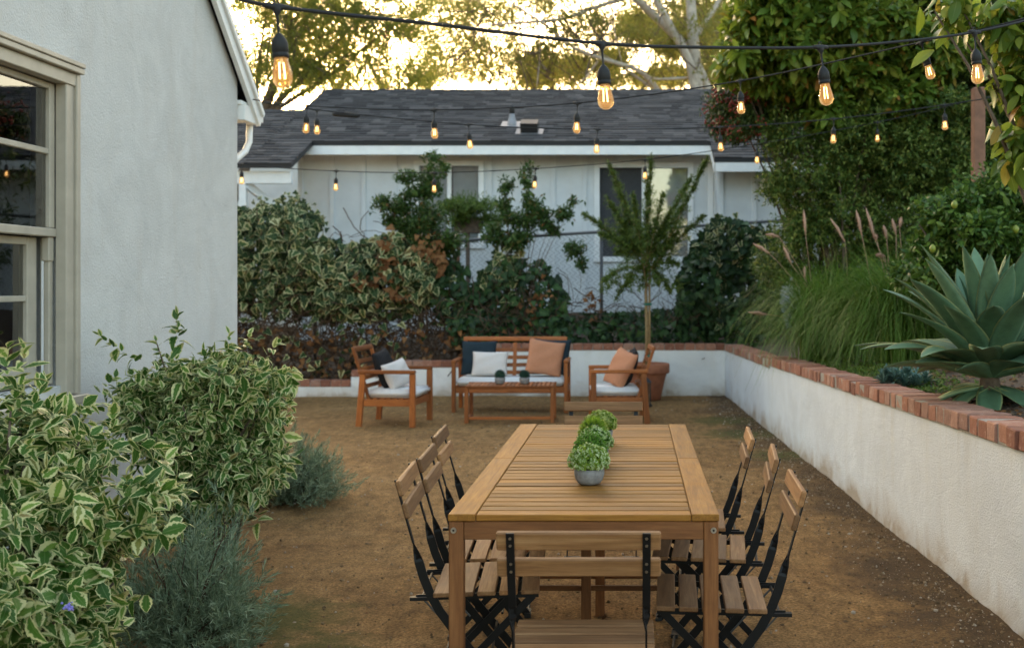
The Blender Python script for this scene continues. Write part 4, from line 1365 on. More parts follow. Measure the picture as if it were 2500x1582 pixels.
for k, (px, py) in enumerate(tipsp):
    tip = at(px, py, PY + r.normal(0, .28))
    base = o + np.array([0, 0, r.uniform(1.0, 1.5) if py < 600 else 1.25])
    midp = (base + tip) / 2 + np.array([0, 0, .06 if py < 600 else .22])
    q_ = np.linspace(0, 1, 9)[:, None]
    pts = (1 - q_) ** 2 * base + 2 * q_ * (1 - q_) * midp + q_ ** 2 * tip
    mbb.tube(pts - o, np.linspace(.009, .002, 9), 4)
    L_k = np.linalg.norm(tip - base)
    m = int(150 * L_k)
    tt = r.uniform(.12, 1, m) ** .8
    idx = tt * 8
    i0 = np.minimum(idx.astype(int), 7)
    pp = pts[i0] + (pts[i0 + 1] - pts[i0]) * (idx - i0)[:, None]
    tg = norm(pts[i0 + 1] - pts[i0])
    side = norm(r.normal(size=(m, 3)))
    dirn = norm(tg * .6 + side * .7 + UP * .1)
    Pp.append(pp + dirn * r.uniform(.03, .30, (m, 1)) * (1.12 - tt)[:, None])
    Dd.append(dirn)
obj('branches', mbb.mesh('branches', True), M['stake'], tr)
for (c_, rd_), n_ in zip([((1555, 590), (75, 60)), ((1520, 530), (45, 45)), ((1630, 545), (50, 45)), ((1550, 680), (85, 40)), ((1480, 700), (30, 25)), ((1640, 690), (40, 35)), ((1600, 640), (50, 40))], (150, 60, 70, 130, 25, 40, 60)):
    u_ = norm(r.normal(size=(n_, 3))) * r.random((n_, 1)) ** .4
    Pp.append(at(c_[0], c_[1], PY) + u_ * np.array([rd_[0], rd_[0], rd_[1]]) * PY / FPX)
    Dd.append(norm(u_ + np.array([0, -.1, .1]) + r.normal(0, .6, (n_, 3))))
Pp, Dd = np.concatenate(Pp), np.concatenate(Dd)
Mx, T = shoot_leaves(r, Pp, Dd, 9, .09, .042, (25, 75), .25)
add_foliage(tr, T_SIMPLE, Mx, T, M['tecoma'], r, name='crown')

ln = thing('lantern', 'black metal lantern standing by the foot of the terracotta pot', 'lantern', (.13, 13.95, 0), R(8))
lw_, lh = .075, .27
obj('base', MB().box((0, 0, .012), (.19, .19, .024)).mesh('base'), M['lantern'], ln)
for sx in (-1, 1):
    for sy in (-1, 1):
        beam('corner_bar', (sx * lw_, sy * lw_, .024), (sx * lw_, sy * lw_, .024 + lh), .014, .014, M['lantern'], ln, up=(0, 1, 0), b=.001)
obj('roof', MB().add([(-.095, -.095, .296), (.095, -.095, .296), (.095, .095, .296), (-.095, .095, .296), (-.03, -.03, .37), (.03, -.03, .37), (.03, .03, .37), (-.03, .03, .37)], [(3, 2, 1, 0), (4, 5, 6, 7), (0, 1, 5, 4), (1, 2, 6, 5), (2, 3, 7, 6), (3, 0, 4, 7)]).mesh('roof'), M['lantern'], ln)
obj('handle', MB().tube([(.035 * math.cos(a), 0, .37 + .04 * math.sin(a)) for a in np.linspace(0, math.pi, 9)], .004, 6).mesh('handle'), M['lantern'], ln)
for sx, sy in ((1, 0), (-1, 0), (0, 1), (0, -1)):
    e = np.array([-sy, sx, 0]) * .066
    c = np.array([sx, sy, 0]) * .073
    obj('pane', MB().add([c - e + [0, 0, .026], c + e + [0, 0, .026], c + e + [0, 0, .293], c - e + [0, 0, .293]], [(0, 1, 2, 3)]).mesh('pane'), M['glass'], ln)
obj('candle', MB().lathe([(.035, .024), (.035, .14), (.004, .142)], 14).mesh('candle', True), M['white'], ln)

# ================================================================== STRING LIGHTS
def lamp_meshes():
    # hangs from z=0 (cord) downwards, total .19
    k = [(.006, .004), (.010, 0.0), (.011, -.008), (.007, -.016), (.0035, -.022), (.0028, -.062), (.0055, -.064), (.013, -.073), (.0185, -.084), (.0195, -.092), (.0195, -.108), (.0182, -.109), (.0182, -.111), (.0195, -.112), (.0195, -.122), (.014, -.1225)]
    s = MB().lathe(k[::-1], 14)
    tee = [(-.032, 0, 0), (-.018, 0, 0), (-.008, 0, -.001), (.008, 0, -.001), (.018, 0, 0), (.032, 0, 0)]
    s.tube(tee, [.0062, .0075, .0095, .0095, .0075, .0062], 8)
    s.tube([(.006 * math.cos(a), 0, .008 + .009 * math.sin(a)) for a in np.linspace(-.3, math.pi + .3, 9)], .002, 5)
    sm = s.mesh('socket', True)
    g = [(.0155, -.121), (.0165, -.130), (.0195, -.145), (.0232, -.160), (.0240, -.170), (.0225, -.180), (.0170, -.1885), (.0085, -.193), (.001, -.1945)]
    gm = MB().lathe(g[::-1], 18).mesh('bulb', True)
    f = MB()
    for x in (-.006, .006):
        f.tube([(x * .9, 0, -.133), (x * 1.2, 0, -.172)], .0017, 6)
    fm = f.mesh('filament')
    sup = MB().tube([(0, 0, -.122), (0, 0, -.135)], .004, 6).mesh('glass_stem')
    for me, mt in ((sm, 'rubber'), (gm, 'bulb'), (fm, 'filament'), (sup, 'steel')): me.materials.append(M[mt])
    return sm, gm, fm, sup
SMESH, GMESH, FMESH, STEM = lamp_meshes()
def strand(label, knots, lamps, rad=.0045, extra=None):
    """knots: (px, py, d) along the cord; lamps: (knot parameter, tilt_x, tilt_y)"""
    K = np.array([at(*k) for k in knots])
    base = K[len(K) // 2]
    t = thing('string_light', label, 'string lights', tuple(base), 0, 'strings of bulbs overhead')
    # Catmull-Rom
    Kx = np.vstack([2 * K[0] - K[1], K, 2 * K[-1] - K[-2]])
    def cr(u):
        i = int(min(max(math.floor(u), 0), len(K) - 2)); f = u - i
        a, b, c, d_ = Kx[i], Kx[i + 1], Kx[i + 2], Kx[i + 3]
        return .5 * ((2 * b) + (c - a) * f + (2 * a - 5 * b + 4 * c - d_) * f * f + (3 * b - a - 3 * c + d_) * f ** 3)
    us = np.linspace(0, len(K) - 1, 10 * len(K))
    pts = np.array([cr(u) for u in us])
    obj('cord', MB().tube(pts - base, rad, 6).mesh('cord', True), M['rubber'], t)
    for u, tx, ty in lamps:
        p = cr(u)
        dv = cr(min(u + .05, len(K) - 1)) - cr(max(u - .05, 0))
        az = math.atan2(dv[1], dv[0])
        m4 = Matrix.Translation(Vector(p - base)) @ Matrix.Rotation(R(tx), 4, 'Y') @ Matrix.Rotation(R(ty), 4, 'X') @ Matrix.Rotation(az, 4, 'Z')
        s = obj('lamp_holder', SMESH, None, t, mtx=m4)
        obj('bulb', GMESH, None, s); obj('filament', FMESH, None, s); obj('glass_stem', STEM, None, s)
    return t
pole = at(2500, 45, 4.4)
strand('string of bulbs crossing directly above the dining table, its bulbs largest',
       [(300, -75, 2.4), (520, -22, 2.58), (675, 17, 2.7), (1080, 62, 3.0), (1469, 107, 3.3), (1760, 117, 3.55), (2003, 116, 3.75), (2200, 102, 4.0), (2379, 79, 4.2), (2560, 36, 4.45), (2760, -25, 4.7)],
       [(2, -4, 3), (4, -4, -2), (6, -7, 2), (8, -4, 0)], .0052)
strand('string of bulbs rising from the house eave, meeting the table string at its end',
       [(598, 241, 8.66), (750, 259, 7.9), (1060, 269, 7.6), (1410, 252, 7.2), (1807, 198, 6.6), (2249, 104, 5.7), (2400, 72, 5.3), (2600, 20, 4.9)],
       [(1, 3, 0), (2, -1, 0), (3, 2, 0), (4, -2, 0), (5, -16, 0)])
st3 = strand('string of bulbs with an inline plug, hung in front of the dark shingle roof',
       [(597, 244, 8.68), (774, 269, 8.9), (1144, 305, 9.0), (1459, 316, 9.0), (1757, 311, 9.0), (2036, 291, 8.9), (2306, 257, 8.7), (2560, 215, 8.4)],
       [(1, 0, 0), (2, -4, 0), (3, 3, 0), (4, -3, 0), (5, 2, 0), (6, -1, 0)])
pl = at(845, 281, 8.95) - np.array(st3.location)
obj('plug', MB().tube([pl + np.array([-.11, 0, .006]), pl + np.array([-.09, 0, .004]), pl, pl + np.array([.09, 0, -.006]), pl + np.array([.11, 0, -.008])], [.008, .018, .02, .018, .008], 8).mesh('plug', True), M['rubber'], st3)
strand('lowest string of bulbs crossing in front of the white neighbouring wall',
       [(480, 375, 11), (590, 402, 11), (821, 418, 11), (1060, 422, 11), (1308, 412, 11), (1575, 390, 11), (1848, 352, 11), (2142, 299, 11), (2420, 235, 11)],
       [(1, 0, 0), (2, 2, 0), (3, 0, 0), (4, 4, 0), (5, 1, 0), (6, 0, 0), (7, 0, 0)])

# ================================================================== VEGETATION
def shrub(name, label, cat, base, blobs, nshoot, tmpl, mat, leaf, nper=7, L=.12, nparts=0, seed=0, shell=.45, up=.35, droop=.3, stem_n=40, r0=.012, spread=(25, 75), extra=None, group=None, fol='foliage', jit=.5, zmin=None, stemmat=None, grow=.5, fuzz=0):
    r = np.random.default_rng(seed)
    t = thing(name, label, cat, tuple(base), 0, group)
    for _ in range(fuzz):
        c_, rd_ = blobs[r.integers(0, len(blobs))]
        u_ = norm(r.normal(size=3)); q_ = r.uniform(.18, .48)
        blobs = blobs + [(tuple(np.array(c_) + u_ * np.array(rd_) * r.uniform(.85, 1.12)), tuple(np.array(rd_) * q_))]
    pos, dirs = blob_shoots(r, blobs, nshoot, shell, up, jit)
    if zmin is not None:
        k = pos[:, 2] > zmin; pos, dirs = pos[k], dirs[k]
    if extra:
        for p, d in extra:
            pos = np.vstack([pos, p]); dirs = np.vstack([dirs, d])
    Mx, T = shoot_leaves(r, pos, dirs, nper, L, leaf, spread, droop, grow=grow)
    if zmin is not None:
        k = T[:, 2] > zmin - .05; Mx, T = Mx[k], T[k]
    add_foliage(t, tmpl, Mx, T, mat, r, nparts, fol)
    if stem_n:
        stems(t, base, pos[r.choice(len(pos), min(stem_n, len(pos)), False)], r, r0, 5, stemmat)
    return t, pos, dirs, r

# ---- variegated shrubs by the house
b1 = [((-2.15, 3.5, .68), (.55, .7, .45)), ((-1.92, 3.3, .50), (.38, .42, .40)), ((-1.72, 3.7, .78), (.30, .30, .20)), ((-2.2, 3.85, .95), (.45, .5, .25)), ((-1.98, 3.0, .42), (.36, .38, .36)), ((-1.78, 3.4, .40), (.22, .28, .22))]
ex = [(at(60, 850, 3.3), np.array([.1, -.1, 1])), (at(455, 1105, 3.75), np.array([1, 0, .3])), (at(425, 1205, 3.6), np.array([1, -.1, .1])), (at(20, 845, 3.2), np.array([.1, 0, 1]))]
t, pos, dirs, r = shrub('variegated_shrub', 'large cream edged shrub with a violet blossom, in front of the sash window', 'shrub', (-2.0, 3.6, 0), b1, 860, T_VAR, M['vari'], .083, 9, .15, 300, 31, .55, .25, .5, 60, .014, (20, 82), ex, 'variegated shrubs along the house', zmin=.12, grow=.45, fuzz=14)
fc = at(168, 1482, 2.95)
scatter_lumps(r, fc + r.normal(0, .008, (22, 3)), .0035, M['lavflower'], t, 'blossom')
b2 = [((-2.25, 5.95, .78), (.46, .5, .36)), ((-2.10, 5.85, .98), (.34, .35, .20)), ((-2.5, 6.0, .92), (.28, .35, .22)), ((-2.05, 5.8, .58), (.28, .3, .26)), ((-2.2, 5.75, .42), (.3, .3, .22))]
ex = [(at(433, 765, 5.9), np.array([.1, 0, 1])), (at(433, 790, 5.9), np.array([-.1, 0, 1])), (at(240, 815, 5.9), np.array([-.8, 0, .7])), (at(275, 840, 5.9), np.array([-.8, 0, .6])), (at(610, 815, 5.9), np.array([.4, 0, .9])), (at(680, 835, 5.8), np.array([.6, 0, .7])), (at(720, 905, 5.8), np.array([.9, 0, .2])), (at(560, 812, 5.9), np.array([.1, 0, 1])), (at(712, 1010, 5.8), np.array([.9, 0, .3])), (at(380, 830, 5.9), np.array([-.2, 0, 1]))]
shrub('variegated_shrub', 'rounded cream edged shrub with a tall tip shoot against the bare stucco wall', 'shrub', (-2.25, 5.95, 0), b2, 760, T_VAR, M['vari'], .080, 9, .14, 300, 32, .5, .3, .5, 70, .012, (20, 82), ex, 'variegated shrubs along the house', zmin=.2, fuzz=18)

# ---- lavender
def lavender(label, c, rad, h, n, seed):
    r = np.random.default_rng(seed)
    t = thing('lavender', label, 'lavender', (c[0], c[1], 0), 0, 'grey green lavender clumps beside the path')
    u = norm(np.abs(r.normal(size=(n, 3))) * np.array([1, 1, .9]) * r.choice([-1, 1], (n, 3)) * np.array([1, 1, 0]) + np.abs(r.normal(size=(n, 3))) * np.array([0, 0, 1.]))
    q = r.uniform(.5, 1.05, (n, 1))
    az = np.arctan2(u[:, 1], u[:, 0])
    q = q * (1 + .20 * np.sin(az * 3 + seed) + .16 * np.sin(az * 7 + seed * 2) + .12 * np.sin(u[:, 2] * 9 + az * 2))[:, None] * r.choice([1, 1, 1, 1.18], (n, 1))
    pos = np.array([c[0], c[1], .06]) + u * np.array([rad, rad, h]) * q
    pos[:, 2] = np.maximum(pos[:, 2], .05)
    dirs = norm(u * 1.0 + UP * .35 + r.normal(0, .35, (n, 3)))
    Mx, T = shoot_leaves(r, pos, dirs, 26, .12, .042, (10, 62), 0, .3, .35, .6)
    k = T[:, 2] > .02
    add_foliage(t, T_NEEDLE, Mx[k], T[k], M['lav'], r)
    stems(t, (c[0], c[1], 0), pos[r.choice(n, 90, False)], r, .006, 3, M['twig'])
    return t
lavender('grey lavender clump at the foot of the large shrub with the blossom', (-1.80, 4.55), .36, .43, 900, 41)
lavender('lavender clump in open earth at the corner of the stucco house', (-2.33, 7.75), .38, .40, 900, 42)
t = lavender('small lavender clump half hidden between the two variegated shrubs', (-1.98, 5.15), .24, .40, 200, 43)

# ---- hose loop
hc = at(523, 1303, 6.75)
hz = np.linspace(-.6, math.pi * 1.25, 26)
pts = [np.array([-.02 + .065 * math.cos(a) - .03 * i / 26, .10 * math.sin(a * .5), .075 + .066 * math.sin(a - math.pi / 2)]) for i, a in enumerate(hz)]
tag(obj('garden_hose', MB().tube(pts, .010, 8).mesh('garden_hose', True), M['hose'], None, (hc[0], 6.75, .0)), 'black hose end curling out from under the rounded shrub', 'hose')

# ---- ivy on the fence
def ivy_face(r, n, x0, x1, zlo, zhi, y, dy=.3):
    x = r.uniform(x0, x1, n)
    a, b = np.array([zlo(k) for k in x]), np.array([zhi(k) for k in x])
    z = a + (b - a) * r.random(n) ** .9
    yy = y - r.random(n) ** 1.2 * dy * (.5 + .5 * np.sin((z - a) / np.maximum(b - a, .1) * 3.1)) + .08 * np.sin(x * 5 + z * 4)
    return np.stack([x, yy, z], -1)
def ivy_leaves(r, P_, size, droop=.9):
    n = len(P_)
    a = norm(np.stack([r.normal(0, .65, n), -.4 + r.normal(0, .4, n), -.6 + r.normal(0, .45, n)], -1))
    nn = norm(np.stack([r.normal(0, .45, n), -1 + r.normal(0, .3, n), .55 + r.normal(0, .4, n)], -1))
    nn = norm(nn - a * (nn * a).sum(-1, keepdims=True))
    b = np.cross(nn, a)
    s = size * r.uniform(.65, 1.2, n)
    return np.stack([a, b, nn], -1) * s[:, None, None], P_
def px2x(px, d): return (px - VX) * d / FPX
def prof(pts, d):
    xs = [px2x(p[0], d) for p in pts]; zs = [CAM_H + (VY - p[1]) * d / FPX for p in pts]
    return lambda x: float(np.interp(x, xs, zs))
def tangle(root, r, n, x0, x1, z0, z1, y, rad=.004, L=.5, name='dry_stems', mat=None):
    mb = MB(); o = np.array(root.location)
    for i in range(n):
        p = np.array([r.uniform(x0, x1), y + r.uniform(-.28, .15), r.uniform(z0(0) if callable(z0) else z0, z1)])
        d = norm(r.normal(size=3) * np.array([1, .5, .8]))
        pts = [p.copy()]
        for k in range(7):
            d = norm(d + r.normal(0, .45, 3) * np.array([1, .5, 1]))
            p = p + d * L / 7
            pts.append(p.copy())
        mb.tube(np.array(pts) - o, rad * r.uniform(.6, 1.8), 3, False)
    return tag(obj(name, mb.mesh(name, True), mat or M['twig'], root), kind='stuff')

HD = 15.75
iv = thing('ivy_hedge', 'cream and green variegated ivy hedge over bare brown stems behind the armchair', 'ivy', (-4.2, HD, .2))
r = np.random.default_rng(51)
top = prof([(200, 500), (560, 500), (620, 515), (700, 500), (760, 520), (790, 580), (850, 600), (930, 575), (1000, 570), (1060, 600), (1085, 640)], HD)
bot = prof([(200, 740), (560, 760), (700, 770), (800, 780), (900, 780), (1000, 770), (1085, 720)], HD)
P_ = ivy_face(r, 2900, px2x(250, HD), px2x(1075, HD), bot, top, HD, .55)
Mx, T = ivy_leaves(r, P_, .125)
add_foliage(iv, T_IVY, Mx, T, M['ivyvar'], r, 300)
P_ = ivy_face(r, 1900, px2x(250, HD), px2x(1075, HD), bot, top, HD + .1, .4)
Mx, T = ivy_leaves(r, P_, .13); add_foliage(iv, T_IVY, Mx, T, M['ivy'], r)
# sprigs above the top, scattered leaves low down
P_ = np.concatenate([at(px, py, HD) + r.normal(0, .06, (40, 3)) for px, py in ((600, 520), (640, 505), (690, 500), (735, 505), (760, 530), (780, 545), (720, 490))])
Mx, T = ivy_leaves(r, P_, .075); add_foliage(iv, T_IVY, Mx, T, M['ivyvar'], r)
P_ = np.stack([r.uniform(px2x(560, HD), px2x(1060, HD), 95), HD - r.uniform(.1, .5, 95), r.uniform(.25, 1.05, 95)], -1)
Mx, T = ivy_leaves(r, P_, .11); add_foliage(iv, T_IVY, Mx, T, M['ivyvar'], r)
dl = np.concatenate([at(px, py, HD - .38) + r.normal(0, 1, (n_, 3)) * np.array([sx, .06, sz_]) for px, py, sx, sz_, n_ in ((945, 635, .10, .16, 60), (1035, 620, .12, .12, 60), (880, 690, .12, .06, 25), (960, 720, .1, .06, 20), (1075, 640, .05, .1, 15))])
Mx, T = ivy_leaves(r, dl, .10); add_foliage(iv, T_IVY, Mx, T, M['dryleaf'], r, name='dry_leaves')
tangle(iv, r, 1500, px2x(250, HD), px2x(1330, HD), .15, 1.25, HD, .0055, .7)
tangle(iv, r, 350, px2x(250, HD), px2x(1080, HD), 1.0, 2.2, HD + .1, .005, .6)
P_ = np.stack([r.uniform(px2x(560, HD), px2x(1330, HD), 500), HD - r.uniform(-.1, .45, 500), r.uniform(.2, .9, 500)], -1)
Mx, T = ivy_leaves(r, P_, .08); add_foliage(iv, T_IVY, Mx, T, M['litter'] if 'litter' in M else M['dryleaf'], r, name='dead_leaves')

iv2 = thing('ivy_hedge', 'dark green ivy with a few cream leaves on the fence behind the sofa', 'ivy', (-1.8, HD, .6))
r = np.random.default_rng(52)
top = prof([(1040, 600), (1110, 610), (1150, 690), (1200, 640), (1260, 620), (1330, 640), (1380, 720), (1460, 780), (1700, 760)], HD)
bot = prof([(1040, 790), (1400, 800), (1700, 830)], HD)
P_ = ivy_face(r, 950, px2x(1060, HD), px2x(1380, HD), bot, top, HD + .12, .45)
k = r.random(len(P_)) < .85
Mx, T = ivy_leaves(r, P_[k], .125); add_foliage(iv2, T_IVY, Mx, T, M['ivy'], r, 120)
vp = np.concatenate([at(px, py, HD - .15) + r.normal(0, 1, (n_, 3)) * np.array([.11, .08, .13]) for px, py, n_ in ((1240, 630, 40), (1265, 690, 14), (1090, 740, 16), (1190, 680, 8), (1250, 660, 12))])
Mx, T = ivy_leaves(r, vp, .13); add_foliage(iv2, T_IVY, Mx, T, M['ivyvar'], r)
top2 = prof([(1000, 770), (1200, 755), (1400, 765), (1560, 760), (1700, 740), (1900, 730)], HD)
bot2 = prof([(1000, 850), (1900, 850)], HD)
P_ = ivy_face(r, 1500, px2x(1100, HD), px2x(1850, HD), bot2, top2, HD, .5)
Mx, T = ivy_leaves(r, P_, .095); add_foliage(iv2, T_IVY, Mx, T, M['ivy'], r)
dl = np.concatenate([at(px, py, HD - .3) + r.normal(0, 1, (18, 3)) * np.array([.08, .06, .12]) for px, py in ((1320, 720), (1290, 760), (1440, 740))])
Mx, T = ivy_leaves(r, dl, .07); add_foliage(iv2, T_IVY, Mx, T, M['dryleaf'], r, name='dry_leaves')
tangle(iv2, r, 260, px2x(1080, HD), px2x(1850, HD), .65, 1.3, HD, .0045, .6)

iv3 = thing('ivy_mound', 'dark ivy mound on the fence between the young tree and the tall grass', 'ivy', (1.0, HD, .6))
r = np.random.default_rng(53)
top = prof([(1650, 690), (1690, 600), (1730, 545), (1770, 530), (1820, 540), (1870, 560), (1920, 600)], HD)
bot = prof([(1650, 820), (1900, 820)], HD)
P_ = ivy_face(r, 1500, px2x(1655, HD), px2x(1900, HD), bot, top, HD + .05, .6)
Mx, T = ivy_leaves(r, P_, .12); add_foliage(iv3, T_IVY, Mx, T, M['ivy'], r, 100)
vp = np.concatenate([at(px, py, HD - .35) + r.normal(0, 1, (n_, 3)) * np.array([sx, .08, sz_]) for px, py, sx, sz_, n_ in ((1760, 560, .15, .1, 40), (1720, 610, .08, .1, 16), (1755, 700, .03, .28, 45), (1830, 570, .15, .1, 25), (1810, 640, .1, .1, 10))])
Mx, T = ivy_leaves(r, vp, .09); add_foliage(iv3, T_IVY, Mx, T, M['ivyvar'], r)

# ---- green shrubs standing in the ivy
def pxblob(px, py, d, rx, rz, ry=None):
    s = d / FPX
    return (tuple(at(px, py, d)), (rx * s, (ry or rx) * s, rz * s))
sh = lambda name, label, blobs, n, seed, basepx, d, **kw: shrub(name, label, kw.pop('cat', 'shrub'), tuple(at(basepx[0], basepx[1], d)), blobs, n, kw.pop('tmpl', T_SIMPLE), kw.pop('mat', M['shrub']), kw.pop('leaf', .075), seed=seed, **kw)
d = 15.6
sh('tall_shrub', 'bushy green shrub rising above the dry ivy leaves before the small house window',
   [pxblob(1050, 445, d, 40, 50), pxblob(1035, 530, d, 66, 50), pxblob(975, 500, d, 45, 32), pxblob(932, 490, d, 28, 20), pxblob(1062, 385, d, 18, 22), pxblob(995, 430, d, 34, 20), pxblob(1085, 410, d, 22, 14), pxblob(1010, 470, d, 40, 18), pxblob(955, 530, d, 28, 22), pxblob(1045, 590, d, 55, 40), pxblob(1100, 585, d, 45, 35), pxblob(990, 550, d, 40, 30)], 1050, 61, (1030, 800), d, nper=8, L=.17, stem_n=8, r0=.014, leaf=.085, fuzz=22)
sh('tall_shrub', 'thin upright shrub with outstretched twigs over the chain link fence',
   [pxblob(1287, 460, d, 20, 55), pxblob(1290, 405, d, 13, 22), pxblob(1270, 530, d, 50, 32), pxblob(1375, 520, d, 32, 25), pxblob(1400, 490, d, 14, 18), pxblob(1230, 500, d, 25, 28), pxblob(1330, 545, d, 30, 18), pxblob(1405, 605, d, 34, 26), pxblob(1420, 640, d, 22, 18), pxblob(1210, 570, d, 40, 35), pxblob(1265, 580, d, 45, 32), pxblob(1320, 520, d, 34, 24), pxblob(1350, 560, d, 26, 20), pxblob(1235, 455, d, 22, 30), pxblob(1300, 500, d, 30, 26)], 780, 62, (1275, 800), d, nper=8, L=.15, stem_n=12, r0=.008, leaf=.085, fuzz=16)
wb = thing('window_box', 'brown planter box full of small leaved greenery below the neighbouring window', 'planter', tuple(at(1150, 565, 17.6)))
o = np.array(wb.location)
beam('box', (-.25, 0, .09), (.17, 0, .09), .2, .24, M['bark'], wb)
beam('bracket', (-.05, .0, -.9), (-.05, .0, -.03), .06, .06, M['bark'], wb, up=(0, 1, 0))
r = np.random.default_rng(63)
pos, dirs = blob_shoots(r, [pxblob(1150, 500, 17.5, 78, 38), pxblob(1120, 530, 17.5, 45, 35), pxblob(1200, 535, 17.5, 45, 35), pxblob(1090, 500, 17.5, 30, 25)], 900, .3, .2)
Mx, T = shoot_leaves(r, pos, dirs, 9, .14, .055, (25, 80), .3)
add_foliage(wb, T_SIMPLE, Mx, T, M['tecoma'], r)

# ---- ornamental grass
def grass_clump(label, c, n, h, rad, seed, plumes):
    r = np.random.default_rng(seed)
    t = thing('ornamental_grass', label, 'grass', tuple(c), 0, 'ornamental grass clumps on the raised bed')
    S = 8
    az = r.uniform(0, 2 * math.pi, n)
    lean = np.abs(r.normal(0, .31, n)) + .03
    L = h * r.uniform(.6, 1.25, n)
    b0 = np.stack([r.normal(0, rad * .36, n), r.normal(0, rad * .36, n), np.zeros(n)], -1)
    hd = np.stack([np.cos(az), np.sin(az), np.zeros(n)], -1)
    ang = lean.copy()
    p = b0.copy()
    pts = [p.copy()]
    bend = r.uniform(.12, .34, n) * (1 + lean * .5)
    for k in range(S):
        p = p + (hd * np.sin(ang)[:, None] + UP * np.cos(ang)[:, None]) * (L / S)[:, None]
        ang = np.minimum(ang + bend * (.4 + k * .22), 2.7)
        pts.append(p.copy())
    pts = np.stack(pts, 1)                                   # n,S+1,3
    side = np.cross(hd, UP) + r.normal(0, .35, (n, 3)) * np.array([1, 1, 0])
    side = norm(side)
    wd = (.0045 * r.uniform(.7, 1.3, n))[:, None] * np.linspace(1, .15, S + 1)[None]
    V = np.stack([pts - side[:, None] * wd[..., None], pts + side[:, None] * wd[..., None]], 2)   # n,S+1,2,3
    base = (np.arange(n) * (S + 1) * 2)[:, None]
    k = np.arange(S)[None] * 2
    F = np.stack([base + k, base + k + 1, base + k + 3, base + k + 2], -1).reshape(-1, 4)
    uv = np.tile(np.stack([np.repeat(np.linspace(0, 1, S + 1), 2), np.full((S + 1) * 2, .5)], -1), (n, 1))
    tag(obj('blades', np_mesh('blades', V.reshape(-1, 3), F, uv, np.repeat(r.random(n), (S + 1) * 2)), M['grass'], t), kind='stuff')
    for (x0, y0, x1, y1) in plumes:                         # plume from its lower to its upper end, in picture px
        a, b = at(x0, y0, c[1] - .1) - c, at(x1, y1, c[1] - .1) - c
        mid = (a + b) / 2 + np.array([0, -.01, .01])
        st = obj('plume', MB().tube([a, a * .7 + b * .3, mid, a * .2 + b * .8, b], [.004, .011, .013, .010, .002], 7).mesh('plume', True), M['plume'], t)
        m = 220
        q_ = r.random(m)
        ps_ = a + (b - a) * q_[:, None]
        dr = norm(norm(b - a) * .5 + r.normal(size=(m, 3)))
        e = dr * .032 * np.sin(np.pi * np.clip(q_ * .9 + .08, 0, 1))[:, None]
        sd_ = norm(np.cross(dr, r.normal(size=(m, 3)))) * .0012
        V = np.stack([ps_ - sd_, ps_ + sd_, ps_ + e + sd_ * .3, ps_ + e - sd_ * .3], 1).reshape(-1, 3)
        tag(obj('bristles', np_mesh('bristles', V, np.arange(m * 4).reshape(-1, 4), None), M['plume'], st), kind='stuff')
        g0 = np.array([r.normal(0, .08), r.normal(0, .05), .1])
        q_ = np.linspace(0, 1, 8)[:, None]
        m_ = (g0 + a) / 2 + np.array([0, 0, .15]) - (b - a) * .3
        cv = (1 - q_) ** 2 * g0 + 2 * q_ * (1 - q_) * m_ + q_ ** 2 * a
        obj('stalk', MB().tube(cv, .0022, 4).mesh('stalk', True), M['plume'], st)
    return t
def onbed(px, d):
    x = px2x(px, d)
    return np.array([x, d, float(bedz(np.array(x), np.array(d))) - .02])
grass_clump('tall green fountain grass with pink plumes beside the dark ivy mound', onbed(2030, 11.1), 5200, 1.10, .30, 71,
            [(1880, 620, 1838, 594), (1902, 578, 1868, 572), (1932, 645, 1912, 600), (1967, 575, 1962, 512), (2063, 590, 2027, 532), (1875, 768, 1826, 762), (1965, 680, 1964, 650)])
grass_clump('fountain grass clump with upright pink plumes next to the citrus bush', onbed(2205, 9.9), 5600, 1.10, .30, 72,
            [(2104, 575, 2090, 512), (2137, 588, 2114, 508), (2165, 584, 2157, 550), (2188, 574, 2178, 534), (2196, 556, 2200, 530), (2160, 625, 2138, 622), (2140, 585, 2135, 572)])

